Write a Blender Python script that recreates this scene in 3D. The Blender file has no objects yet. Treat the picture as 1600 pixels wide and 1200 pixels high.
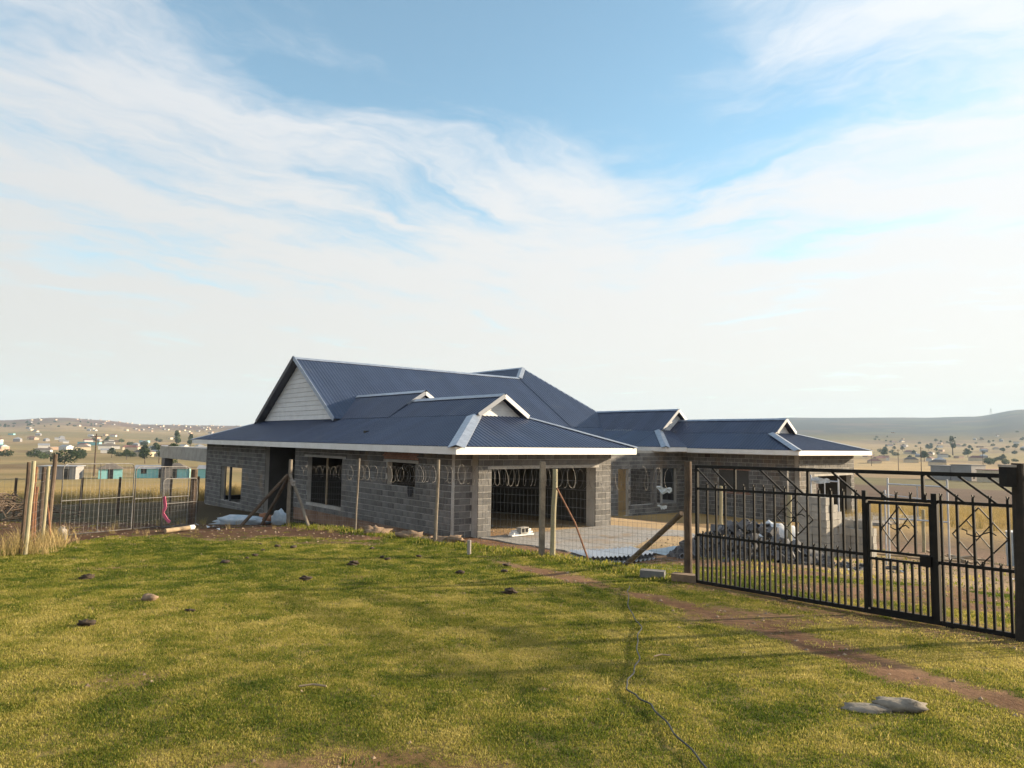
import bpy, math, random
from mathutils import Vector, Matrix, noise as mn
R = math.radians
random.seed(7)
S = bpy.context.scene
COL = S.collection

# ------------------------------------------------------------------ camera
EYE = 3.0
P, RO = R(4.6), R(0.9)
cam_d = bpy.data.cameras.new('camera'); cam = bpy.data.objects.new('camera', cam_d); COL.objects.link(cam)
f0 = Vector((0, math.cos(P), math.sin(P))); u0 = Vector((0, -math.sin(P), math.cos(P))); r0 = Vector((1, 0, 0))
rt = r0*math.cos(RO)+u0*math.sin(RO); up = u0*math.cos(RO)-r0*math.sin(RO)
m = Matrix((rt, up, -f0)).transposed().to_4x4(); m.translation = (0, 0, EYE)
cam.matrix_world = m
cam_d.sensor_width = 36; cam_d.lens = 36*1105/1600; cam_d.clip_start = .05; cam_d.clip_end = 20000
S.camera = cam

# ------------------------------------------------------------------ sky, sun, exposure
SUN_AZ, SUN_EL = R(75), R(15.5)
S.view_settings.view_transform = 'Standard'; S.view_settings.look = 'None'; S.view_settings.gamma = 1
S.view_settings.exposure = 1.45
S.cycles.use_denoising = True; S.cycles.use_adaptive_sampling = True; S.cycles.adaptive_threshold = .02
S.cycles.max_bounces = 5; S.cycles.diffuse_bounces = 3; S.cycles.glossy_bounces = 2; S.cycles.transmission_bounces = 2; S.cycles.volume_bounces = 0
W = bpy.data.worlds.new('World'); S.world = W; W.use_nodes = True
nt = W.node_tree; N = nt.nodes; L = nt.links
for n in list(N): N.remove(n)
def nd(t, **k):
    x = N.new(t)
    for a, b in k.items(): setattr(x, a, b)
    return x
def setin(x, **k):
    for a, b in k.items(): x.inputs[a].default_value = b
out = nd('ShaderNodeOutputWorld'); bg = nd('ShaderNodeBackground'); bg.inputs['Strength'].default_value = .0705
sky = nd('ShaderNodeTexSky', sky_type='NISHITA', sun_disc=False, sun_elevation=SUN_EL, sun_rotation=SUN_AZ)
sky.altitude = 1300; sky.air_density = 1.0; sky.dust_density = 1.2; sky.ozone_density = 1.0
tc = nd('ShaderNodeTexCoord'); sp = nd('ShaderNodeSeparateXYZ'); L.new(tc.outputs['Generated'], sp.inputs[0])
def mth(op, a, b=None, c=None, clamp=False):
    x = nd('ShaderNodeMath', operation=op, use_clamp=clamp)
    for i, q in enumerate((a, b, c)):
        if q is None: continue
        if isinstance(q, (int, float)): x.inputs[i].default_value = q
        else: L.new(q, x.inputs[i])
    return x.outputs[0]
zc = mth('MAXIMUM', sp.outputs[2], 0.0); k = mth('ADD', zc, .08)
qx = mth('DIVIDE', sp.outputs[0], k); qy = mth('DIVIDE', sp.outputs[1], k)
cq = nd('ShaderNodeCombineXYZ'); L.new(qx, cq.inputs[0]); L.new(qy, cq.inputs[1])
def noise_w(vec, scale, detail, rough, dist=0.0):
    x = nd('ShaderNodeTexNoise'); setin(x, Scale=scale, Detail=detail, Roughness=rough, Distortion=dist)
    L.new(vec, x.inputs['Vector']); return x
def vmath(op, a, b=None, scale=None):
    x = nd('ShaderNodeVectorMath', operation=op)
    for i, q in enumerate((a, b)):
        if q is None: continue
        if isinstance(q, tuple): x.inputs[i].default_value = q
        else: L.new(q, x.inputs[i])
    if scale is not None: x.inputs['Scale'].default_value = scale
    return x
wn = noise_w(cq.outputs[0], 1.6, 4, .6)
wv = vmath('SUBTRACT', wn.outputs['Color'], (.5, .5, .5))
wv2 = vmath('SCALE', wv.outputs[0], scale=.5)
q2 = vmath('ADD', cq.outputs[0], wv2.outputs[0])
# streaky cirrus: noise stretched along a diagonal
mp = nd('ShaderNodeMapping', vector_type='TEXTURE'); mp.inputs['Rotation'].default_value = (0, 0, R(42)); mp.inputs['Scale'].default_value = (1.35, .5, 1)
L.new(q2.outputs[0], mp.inputs['Vector'])
n1a = noise_w(mp.outputs[0], 1.6, 10, .62, .4)
mp2 = nd('ShaderNodeMapping', vector_type='TEXTURE'); mp2.inputs['Rotation'].default_value = (0, 0, R(-30)); mp2.inputs['Scale'].default_value = (1.35, .5, 1); L.new(q2.outputs[0], mp2.inputs['Vector'])
n1b = noise_w(mp2.outputs[0], 1.5, 10, .62, .4)
fx = nd('ShaderNodeMapRange', interpolation_type='SMOOTHSTEP'); setin(fx, **{'From Min': -.1, 'From Max': .7}); L.new(qx, fx.inputs['Value'])
n1 = nd('ShaderNodeMix', data_type='FLOAT'); L.new(fx.outputs[0], n1.inputs['Factor']); L.new(n1a.outputs['Fac'], n1.inputs[2]); L.new(n1b.outputs['Fac'], n1.inputs[3])
n2 = noise_w(q2.outputs[0], .75, 5, .55, .3)
cov = mth('ADD', mth('MULTIPLY', n1.outputs[0], 1.7), mth('MULTIPLY', n2.outputs['Fac'], .25))
holes = [(-.22, 1.36, .50, .50), (.12, 1.55, .42, .52), (.30, 1.82, .26, .28), (.62, 2.05, .34, .40), (-.25, 2.2, .22, .16),
         (-1.4, 1.98, .22, .22), (-.5, 1.75, .2, .2), (.2, .7, .7, .4), (-1.6, 3.0, .5, .2)]
tot = None
for (x, y, r_, a_) in holes:
    d_ = vmath('DISTANCE', q2.outputs[0], (x, y, 0))
    mr = nd('ShaderNodeMapRange', interpolation_type='SMOOTHSTEP'); setin(mr, **{'From Min': 0.0, 'From Max': r_*1.5, 'To Min': a_, 'To Max': 0.0})
    L.new(d_.outputs['Value'], mr.inputs['Value'])
    tot = mr.outputs[0] if tot is None else mth('ADD', tot, mr.outputs[0])
cov = mth('SUBTRACT', cov, tot)
# more cloud towards the horizon
hz = nd('ShaderNodeMapRange', interpolation_type='SMOOTHSTEP'); setin(hz, **{'From Min': .42, 'From Max': .02, 'To Min': 0.0, 'To Max': .28}); L.new(sp.outputs[2], hz.inputs['Value'])
cov = mth('ADD', cov, hz.outputs[0])
cm = nd('ShaderNodeMapRange', interpolation_type='SMOOTHSTEP'); setin(cm, **{'From Min': .50, 'From Max': 1.15, 'To Min': .07, 'To Max': .95}); L.new(cov, cm.inputs['Value'])
# cloud light: brighter towards the sun side, warm near the horizon
sd = vmath('DOT_PRODUCT', tc.outputs['Generated'], (math.sin(SUN_AZ)*math.cos(SUN_EL), math.cos(SUN_AZ)*math.cos(SUN_EL), math.sin(SUN_EL)))
sb = nd('ShaderNodeMapRange'); setin(sb, **{'From Min': -1.0, 'From Max': 1.0, 'To Min': 3.45, 'To Max': 5.7}); L.new(sd.outputs['Value'], sb.inputs['Value'])
cr = nd('ShaderNodeValToRGB'); cr.color_ramp.elements[0].position = 0; cr.color_ramp.elements[0].color = (1, .905, .79, 1)
cr.color_ramp.elements[1].position = .45; cr.color_ramp.elements[1].color = (.93, .96, 1, 1); L.new(sp.outputs[2], cr.inputs[0])
cc = vmath('SCALE', cr.outputs[0]); L.new(sb.outputs[0], cc.inputs['Scale'])
mix = nd('ShaderNodeMix', data_type='RGBA'); L.new(cm.outputs[0], mix.inputs['Factor']); sk2 = vmath('MULTIPLY', sky.outputs[0], (1.22, 1.55, 1.42)); L.new(sk2.outputs[0], mix.inputs[6]); L.new(cc.outputs[0], mix.inputs[7])
L.new(mix.outputs[2], bg.inputs['Color']); L.new(bg.outputs[0], out.inputs['Surface'])

sl = bpy.data.lights.new('sun', 'SUN'); sl.energy = 5.0; sl.angle = R(1.5); sl.color = (1, .81, .56)
so = bpy.data.objects.new('sun', sl); COL.objects.link(so)
tos = Vector((math.sin(SUN_AZ)*math.cos(SUN_EL), math.cos(SUN_AZ)*math.cos(SUN_EL), math.sin(SUN_EL)))
so.rotation_euler = tos.to_track_quat('Z', 'Y').to_euler(); so.location = (30, 10, 30)

# ------------------------------------------------------------------ materials
M = {}
def mat(name, c1, c2=None, scale=6.0, rough=.8, metal=0.0, bump=0.0, bscale=40.0, detail=5.0, rnd=0.0, island=0.0, spec=.5, coords='Object', c3=None, s3=1.0, t3=.55, trans=0.0):
    m = bpy.data.materials.new(name); m.use_nodes = True; M[name] = m
    t = m.node_tree; b = t.nodes['Principled BSDF']
    b.inputs['Roughness'].default_value = rough; b.inputs['Metallic'].default_value = metal; b.inputs['Specular IOR Level'].default_value = spec
    c = t.nodes.new('ShaderNodeTexCoord'); co = c.outputs[coords]
    def nz(sc, de=detail):
        n = t.nodes.new('ShaderNodeTexNoise'); n.inputs['Scale'].default_value = sc; n.inputs['Detail'].default_value = de; n.inputs['Roughness'].default_value = .62
        t.links.new(co, n.inputs['Vector']); return n.outputs['Fac']
    def mixc(fac, a, bb):
        x = t.nodes.new('ShaderNodeMix'); x.data_type = 'RGBA'
        t.links.new(fac, x.inputs['Factor'])
        for q, i in ((a, 6), (bb, 7)):
            if isinstance(q, tuple): x.inputs[i].default_value = (*q, 1)
            else: t.links.new(q, x.inputs[i])
        return x.outputs[2]
    def rng(v, a, bb, lo=0.0, hi=1.0):
        x = t.nodes.new('ShaderNodeMapRange'); x.interpolation_type = 'SMOOTHSTEP'
        for n_, q in (('From Min', a), ('From Max', bb), ('To Min', lo), ('To Max', hi)): x.inputs[n_].default_value = q
        t.links.new(v, x.inputs['Value']); return x.outputs[0]
    col = None
    if c2 is not None:
        col = mixc(rng(nz(scale), .3, .7), c1, c2)
        if c3 is not None: col = mixc(rng(nz(s3, 6), t3, t3+.18), col, c3)
    if rnd or island:
        hs = t.nodes.new('ShaderNodeHueSaturation')
        if rnd: v = t.nodes.new('ShaderNodeObjectInfo').outputs['Random']
        else: v = t.nodes.new('ShaderNodeNewGeometry').outputs['Random Per Island']
        amt = rnd or island
        x = t.nodes.new('ShaderNodeMapRange'); x.inputs['To Min'].default_value = 1-amt; x.inputs['To Max'].default_value = 1+amt
        t.links.new(v, x.inputs['Value']); t.links.new(x.outputs[0], hs.inputs['Value'])
        if col is None: hs.inputs['Color'].default_value = (*c1, 1)
        else: t.links.new(col, hs.inputs['Color'])
        col = hs.outputs[0]
    if col is None: b.inputs['Base Color'].default_value = (*c1, 1)
    else: t.links.new(col, b.inputs['Base Color'])
    if bump:
        bp = t.nodes.new('ShaderNodeBump'); bp.inputs['Strength'].default_value = bump; bp.inputs['Distance'].default_value = .01
        t.links.new(nz(bscale, 4), bp.inputs['Height']); t.links.new(bp.outputs[0], b.inputs['Normal'])
    return m
mat('block', (.104, .104, .107), (.165, .158, .148), 3.0, .93, bump=.6, bscale=60, rnd=.3, c3=(.19, .145, .105), s3=.6, t3=.54)
mat('block_mass', (.104, .104, .107), (.165, .158, .148), 3.0, .93, bump=.6, bscale=60, island=.3, c3=(.19, .145, .105), s3=.6, t3=.54)
mat('mortar', (.50, .485, .455), (.34, .32, .29), 1.2, .95, bump=.5, bscale=50)
mat('redbrick', (.23, .115, .08), (.33, .19, .14), 5, .9, bump=.4, rnd=.15)
mat('plinth', (.15, .082, .05), (.25, .16, .11), 1.6, .95, bump=.8, bscale=18)
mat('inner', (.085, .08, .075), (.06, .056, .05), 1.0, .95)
mat('ochre', (.56, .39, .2), (.44, .3, .15), 2.0, .9)
mat('roof', (.029, .043, .086), (.036, .052, .10), .9, .42, .0, spec=.5, detail=3, rnd=.10, c3=(.05, .062, .095), s3=.8, t3=.56)
mat('galv', (.44, .475, .53), (.34, .37, .43), 5, .45, .6, rnd=.08)
mat('ridgecap', (.20, .25, .34), (.30, .35, .44), 3, .4, .3)
mat('fascia', (.74, .735, .72), (.66, .65, .63), 1.5, .55, rnd=.03)
mat('siding', (.66, .67, .68), (.58, .59, .61), 2.5, .6, rnd=.05)
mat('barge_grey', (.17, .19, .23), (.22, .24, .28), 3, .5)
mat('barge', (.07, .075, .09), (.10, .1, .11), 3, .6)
mat('concrete', (.40, .385, .36), (.30, .285, .26), 2.2, .92, bump=.7, bscale=25, c3=(.26, .2, .15), s3=.5, t3=.58)
mat('gravelc', (.33, .315, .295), (.20, .19, .18), 12, .95, bump=1.0, bscale=40, c3=(.24, .18, .125), s3=.9, t3=.5)
mat('black_steel', (.006, .006, .007), (.016, .014, .012), 8, .6, .0, spec=.2)
mat('galv_tube', (.18, .18, .182), (.11, .10, .09), 9, .6, .4)
mat('wire', (.24, .235, .23), None, rough=.6, metal=.5)
mat('razor', (.17, .17, .17), (.11, .1, .09), 9, .6, .5)
mat('rusty', (.16, .07, .035), (.26, .12, .06), 9, .85, bump=.3)
mat('pole_grey', (.15, .125, .10), (.24, .205, .16), 5, .9, bump=.8, bscale=30)
mat('pole_pale', (.34, .31, .20), (.26, .23, .145), 4, .85, bump=.5, bscale=30)
mat('pole_black', (.016, .013, .011), (.035, .027, .021), 5, .9, bump=.8, bscale=30)
mat('pole_dark', (.055, .038, .028), (.11, .075, .05), 5, .9, bump=.8, bscale=30)
mat('post_brown', (.085, .06, .042), (.17, .125, .088), 4, .92, bump=1.0, bscale=25)
mat('plastic_white', (.78, .78, .77), (.7, .7, .7), 5, .45)
mat('plastic_film', (.30, .36, .40), (.40, .45, .48), 3, .6)
mat('film_white', (.62, .63, .65), (.42, .46, .5), 4, .5)
mat('timber_pale', (.34, .31, .28), (.25, .22, .19), 4, .8)
mat('sack_blue', (.26, .34, .42), (.42, .47, .52), 5, .5)
mat('pink', (.62, .14, .24), (.5, .1, .18), 5, .8)
mat('stone', (.24, .21, .17), (.13, .115, .095), 9, .95, bump=1.0, bscale=14, c3=(.12, .1, .08), s3=12, t3=.55)
mat('clay', (.24, .165, .105), (.15, .105, .07), 6, .95, bump=1.0, bscale=20)
mat('dung', (.035, .024, .016), (.07, .05, .034), 20, .95, bump=1.0, bscale=60)
mat('cable', (.022, .025, .022), None, rough=.5)
mat('darkcloth', (.02, .02, .025), None, rough=.9)
mat('timber', (.36, .27, .17), (.26, .19, .12), 6, .85)

# ------------------------------------------------------------------ mesh helpers
class MB:
    def __init__(s): s.v = []; s.f = []
    def quad(s, a, b, c, d):
        i = len(s.v); s.v += [tuple(a), tuple(b), tuple(c), tuple(d)]; s.f.append((i, i+1, i+2, i+3)); return s
    def poly(s, pts):
        i = len(s.v); s.v += [tuple(p) for p in pts]; s.f.append(tuple(range(i, i+len(pts)))); return s
    def box(s, x0, x1, y0, y1, z0, z1):
        i = len(s.v); s.v += [(x, y, z) for z in (z0, z1) for y in (y0, y1) for x in (x0, x1)]
        s.f += [tuple(i+k for k in q) for q in ((0, 2, 3, 1), (4, 5, 7, 6), (0, 1, 5, 4), (2, 6, 7, 3), (0, 4, 6, 2), (1, 3, 7, 5))]; return s
    def bar(s, a, b, w, h=None, up_=(0, 0, 1)):
        a = Vector(a); b = Vector(b); h = h or w; d = (b-a).normalized(); u = Vector(up_)
        if abs(d.dot(u)) > .98: u = Vector((1, 0, 0))
        r = d.cross(u).normalized(); u = r.cross(d)
        i = len(s.v)
        for p in (a, b):
            for sx, sy in ((-1, -1), (1, -1), (1, 1), (-1, 1)): s.v.append(tuple(p+r*(sx*w/2)+u*(sy*h/2)))
        s.f += [tuple(i+k for k in q) for q in ((0, 1, 2, 3), (7, 6, 5, 4), (0, 4, 5, 1), (1, 5, 6, 2), (2, 6, 7, 3), (3, 7, 4, 0))]; return s
    def tube(s, pts, r, n=6, cap=True):
        pts = [Vector(p) for p in pts]; rr = r if isinstance(r, (list, tuple)) else [r]*len(pts)
        i0 = len(s.v); pu = None
        for j, p in enumerate(pts):
            d = (pts[min(j+1, len(pts)-1)]-pts[max(j-1, 0)]).normalized()
            u = pu if pu is not None else (Vector((0, 0, 1)) if abs(d.z) < .9 else Vector((1, 0, 0)))
            x = d.cross(u)
            if x.length < 1e-4: x = d.cross(Vector((0, 1, 0)))
            x.normalize(); u = x.cross(d); pu = u
            for k_ in range(n):
                a = 2*math.pi*k_/n; s.v.append(tuple(p+(x*math.cos(a)+u*math.sin(a))*rr[j]))
        for j in range(len(pts)-1):
            for k_ in range(n):
                a = i0+j*n+k_; b = i0+j*n+(k_+1) % n; s.f.append((a, b, b+n, a+n))
        if cap:
            s.f.append(tuple(i0+k_ for k_ in range(n-1, -1, -1))); s.f.append(tuple(i0+(len(pts)-1)*n+k_ for k_ in range(n)))
        return s
    def build(s, name, mt, parent=None, loc=None, rotz=None, smooth=False):
        me = bpy.data.meshes.new(name); me.from_pydata(s.v, [], s.f); me.update()
        if mt: me.materials.append(M[mt] if isinstance(mt, str) else mt)
        if smooth:
            for p_ in me.polygons: p_.use_smooth = True
        o = bpy.data.objects.new(name, me); COL.objects.link(o)
        if parent: o.parent = parent
        if loc: o.location = loc
        if rotz is not None: o.rotation_euler = (0, 0, rotz)
        return o
def tag(o, label=None, cat=None, group=None, kind=None):
    for k_, v in (('label', label), ('category', cat), ('group', group), ('kind', kind)):
        if v: o[k_] = v
    return o
def empty(name, loc, rotz=0, label=None, cat=None, group=None):
    o = bpy.data.objects.new(name, None); COL.objects.link(o); o.location = loc; o.rotation_euler = (0, 0, rotz); o.empty_display_size = .2
    return tag(o, label, cat, group)
def inst(src, name, parent, loc=(0, 0, 0), rot=(0, 0, 0), scale=(1, 1, 1), mt=None):
    o = bpy.data.objects.new(name, src); COL.objects.link(o); o.parent = parent; o.location = loc; o.rotation_euler = rot; o.scale = scale
    return o
def mesh_of(mb, mt):
    me = bpy.data.meshes.new('shared'); me.from_pydata(mb.v, [], mb.f); me.materials.append(M[mt]); return me
def sstep(a, b, x):
    t = min(1, max(0, (x-a)/(b-a))); return t*t*(3-2*t)
def fbm(x, y, s, o=4, z=0.0):
    v = 0; a = .5
    for _ in range(o): v += a*mn.noise((x*s, y*s, z)); a *= .5; s *= 2.1
    return v

# ------------------------------------------------------------------ terrain
YAW = R(39.9)
HO = Vector((-1.49, 21.65, 0)); D1 = Vector((-math.sin(YAW), math.cos(YAW), 0)); D2 = Vector((math.cos(YAW), math.sin(YAW), 0))
def HW(v, u, z=0): return HO+D2*v+D1*u+Vector((0, 0, z))
FAR = [(0, -.7), (32, -.7), (45, -1.0), (60, -1.9), (100, -3.6), (155, -5.4), (300, -8.6), (600, -10), (900, -8)]
def farz(r):
    for (a, za), (b, zb) in zip(FAR, FAR[1:]):
        if r <= b: return za+(zb-za)*(r-a)/(b-a)
    return FAR[-1][1]
SKY = [(-60, 12), (-40, 16), (-36, 19), (-32.5, 24), (-30, 21), (-27.5, 16), (-20, 16), (-10, 18), (0, 24), (10, 30), (18, 35), (22, 41), (30, 43), (33, 46), (36, 58), (40, 64), (60, 60)]
def skyline(az):
    az = max(-60, min(60, az))
    for (a, za), (b, zb) in zip(SKY, SKY[1:]):
        if az <= b: return za+(zb-za)*sstep(0, 1, (az-a)/(b-a))
    return SKY[-1][1]
FN = Vector((.731, .682, 0)); FP = Vector((2.85, 11.17, 0))
def ground(x, y):
    r = math.hypot(x, y)
    lawn = 1.38-.045*max(-20, min(y, 32))
    if r > 1.0: lawn += .035*fbm(x, y, .35, 2)
    s = (Vector((x, y, 0))-FP).dot(FN)
    q = Vector((x, y, 0))-HO; u = q.dot(D1); v = q.dot(D2)
    pad = -.42*sstep(1.5, 6, u)-.36*sstep(6, 25, u) if v < 3 else -.62*sstep(7.5, 15, v)
    wide = 3.6+8.5*sstep(1.5, 5.5, x)
    w = sstep(.25, wide, s)
    if x < -6.5: w = max(w*sstep(-12, -6.5, x), sstep(20, 30, y))
    z = lawn*(1-w)+pad*w
    if r > 30:
        z = z+(farz(r)-z)*sstep(34, 62, r)
    if r > 600:
        az = math.degrees(math.atan2(x, y)) if y > -1e9 else 0
        top = skyline(az)/1105*math.cos(R(az))
        Rt = 3300 if az < -12 else (4600 if az > 5 else 3300+1300*(az+12)/17)
        t = sstep(500, Rt, r)
        t = t**1.25
        z = -9+(3+top*Rt+9)*t
        if r > Rt: z -= (r-Rt)*.10
        z += 5*fbm(x, y, .0022, 3)*sstep(700, 1600, r)*(1-.6*sstep(.8*Rt, Rt, r))
    return z
def dirt_amount(x, y):
    """bare soil 0..1 around the yard"""
    d = 0.0
    n_ = fbm(x, y, .55, 4); n2_ = fbm(x, y, 1.9, 3, 5.0)
    # wheel track from the fence corner past the gate
    trk = [(-.6, 14.0), (.4, 12.3), (1.74, 9.75), (2.76, 7.8), (3.35, 6.2), (3.75, 5.2), (4.3, 3.2), (4.8, 0)]
    best = 9
    for (x0, y0), (x1, y1) in zip(trk, trk[1:]):
        tx, ty = x1-x0, y1-y0; t = max(0, min(1, ((x-x0)*tx+(y-y0)*ty)/(tx*tx+ty*ty)))
        best = min(best, math.hypot(x-x0-t*tx, y-y0-t*ty))
    d = max(d, (1-sstep(.0, .38, best+n_*.7+n2_*.3))*.97)
    # worn strip in front of the big gate
    gx, gy = 2.85, 10.9; tx, ty = 2.43/4.24, -3.47/4.24
    al = (x-gx)*tx+(y-gy)*ty; pe = -(x-gx)*ty+(y-gy)*tx
    d = max(d, (1-sstep(.25, .95, abs(pe+.15)+n_*1.3))*sstep(-.6, .2, al)*(1-sstep(4.2, 6.5, al))*.72)
    d = max(d, (1-sstep(.4, 1.0, math.hypot((x-2.6)/1.1, (y-8.4)/.8)+n_*1.2))*.8)
    # beyond the fence and the gates
    s = (Vector((x, y, 0))-FP).dot(FN)
    by = sstep(.1, .9, s+n_*.7)
    if x > 2.2: by *= max(sstep(2.6, 4.4, s+n_*3.0), .35+.6*sstep(-.1, .15, n_+.4*n2_+.06*(x-4)))
    d = max(d, by)
    if x < -3.0:
        d = max(d, sstep(15.9, 17.6, y+n_*2.6+n2_*1.2+(x+6)*-.05))
    if x < -9.3: d = max(d, sstep(13.2, 14.6, y+n_*1.5))
    # bald patches
    d = max(d, sstep(.30, .46, n_+.32*n2_)*.5)
    d = max(d, (1-sstep(.3, 1.0, math.hypot((x+4.2)/1.9, (y-16.0)/.6)+n_*1.2))*.8)
    d = max(d, (1-sstep(.3, 1.0, math.hypot((x+1.0)/1.2, (y-4.0)/.5)+n_*1.2))*.7)
    return min(1, d)
def land_colour(x, y, r, az):
    n1_ = fbm(x, y, .012, 4); n2_ = fbm(x*.35, y*1.3, .006, 4, 3.0)
    tan_ = Vector((.37, .265, .135)); gold = Vector((.42, .29, .12)); grn = Vector((.14, .145, .05)); soil = Vector((.10, .068, .05)); red = Vector((.20, .115, .075)); olive = Vector((.25, .195, .09))
    c = tan_.copy()
    if az > 5:
        bands = [(30, gold), (84, gold), (92, soil), (185, soil), (200, grn), (285, grn), (300, tan_), (560, tan_), (900, olive), (1500, tan_*.8), (1900, olive*.5), (2300, Vector((.045, .05, .05))), (6000, Vector((.04, .045, .05)))]  # outermost bands: blue-grey of the distance haze put into the hill colour
        rr = r*(1+.10*n1_+.05*n2_)
    else:
        bands = [(30, soil*.6), (40, soil*.7), (47, soil), (50, gold), (120, gold), (150, tan_), (190, olive), (240, tan_), (260, red), (300, red), (320, tan_), (430, olive), (520, tan_), (560, red), (610, tan_), (800, olive), (1000, tan_), (1300, olive), (1700, tan_), (2300, red*.9), (6000, red*.8)]
        rr = r*(1+.22*n1_+.15*n2_)
    for (a, ca), (b, cb) in zip(bands, bands[1:]):
        if a <= rr <= b: c = ca.lerp(cb, sstep(0, 1, (rr-a)/(b-a))); break
    if az < 5: c = c*.82
    p_ = fbm(x, y, .0045, 4, 9.0)
    c = c.lerp(grn*1.1, .3*sstep(.10, .25, p_)); c = c.lerp(soil*1.4, .5*sstep(.12, .28, -p_)*sstep(100, 200, r))
    return c
rings = [0.4]
while rings[-1] < 4950: rings.append(rings[-1]*1.028+.02)
angs = []
a = -180.0
while a < 179.99:
    angs.append(a); a += .4 if -46 <= a < 46 else 4.0
verts = [(0, 0, ground(0, 0))]; cols = [(.2, .17, .09, 0)]
for r in rings:
    for az in angs:
        x = r*math.sin(R(az)); y = r*math.cos(R(az)); front = -50 < az < 50
        z = ground(x, y); verts.append((x, y, z))
        if r < 30: dd = dirt_amount(x, y) if front else .2
        else: dd = 1.0
        turf = Vector((.17, .14, .045)).lerp(Vector((.27, .205, .08)), sstep(-.2, .3, fbm(x, y, .5, 3, 2.0)))
        if r < 30.0:
            soil = Vector((.135, .070, .040)).lerp(Vector((.21, .12, .072)), sstep(-.3, .3, fbm(x, y, 1.2, 4)))
            if x > 6 and y > 13: soil = soil.lerp(Vector((.21, .15, .11)), .7)
            if x < -3.5 and y > 15: soil = soil*.5
            s_ = (Vector((x, y, 0))-FP).dot(FN)
            if -1 < x < 12 and s_ > 4: soil = soil.lerp(Vector((.40, .29, .17)), sstep(4, 8, s_)*(1-sstep(8, 12, x)))
            c = turf.lerp(soil, dd)
        else:
            c = land_colour(x, y, r, az)
            if r < 40 and az > 0: c = c.lerp(Vector((.17, .12, .08)), 1-sstep(30, 40, r+4*fbm(x, y, .1, 3)))
        cols.append((c.x, c.y, c.z, dd))
nA = len(angs); faces = [(0, 1+(j+1) % nA, 1+j) for j in range(nA)]
for i in range(len(rings)-1):
    b0 = 1+i*nA; b1 = b0+nA
    for j in range(nA):
        j2 = (j+1) % nA; faces.append((b0+j, b0+j2, b1+j2, b1+j))
gm = bpy.data.meshes.new('ground'); gm.from_pydata(verts, [], faces); gm.update()
at = gm.color_attributes.new('land', 'FLOAT_COLOR', 'POINT'); at.data.foreach_set('color', [q for c in cols for q in c])
for p_ in gm.polygons: p_.use_smooth = True
go = bpy.data.objects.new('ground', gm); COL.objects.link(go); tag(go, kind='structure')
m = bpy.data.materials.new('ground'); m.use_nodes = True; t = m.node_tree; b = t.nodes['Principled BSDF']; b.inputs['Roughness'].default_value = .97; b.inputs['Specular IOR Level'].default_value = .1
va = t.nodes.new('ShaderNodeVertexColor'); va.layer_name = 'land'
tcn = t.nodes.new('ShaderNodeTexCoord')
def gnoise(sc, de, ro=.6):
    n = t.nodes.new('ShaderNodeTexNoise'); n.inputs['Scale'].default_value = sc; n.inputs['Detail'].default_value = de; n.inputs['Roughness'].default_value = ro
    t.links.new(tcn.outputs['Object'], n.inputs['Vector']); return n.outputs['Fac']
def gramp(v, lo, hi):
    x = t.nodes.new('ShaderNodeMapRange'); x.inputs['From Min'].default_value = .25; x.inputs['From Max'].default_value = .75; x.inputs['To Min'].default_value = lo; x.inputs['To Max'].default_value = hi
    t.links.new(v, x.inputs['Value']); return x.outputs[0]
mu = t.nodes.new('ShaderNodeMath'); mu.operation = 'MULTIPLY'; t.links.new(gramp(gnoise(9, 8, .7), .72, 1.28), mu.inputs[0]); t.links.new(gramp(gnoise(.06, 8, .65), .8, 1.2), mu.inputs[1])
hs = t.nodes.new('ShaderNodeHueSaturation'); t.links.new(va.outputs['Color'], hs.inputs['Color']); t.links.new(mu.outputs[0], hs.inputs['Value']); t.links.new(hs.outputs[0], b.inputs['Base Color'])
bp = t.nodes.new('ShaderNodeBump'); bp.inputs['Strength'].default_value = .9; bp.inputs['Distance'].default_value = .05
t.links.new(gnoise(7, 8, .7), bp.inputs['Height']); t.links.new(bp.outputs[0], b.inputs['Normal'])
gm.materials.append(m)

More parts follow.
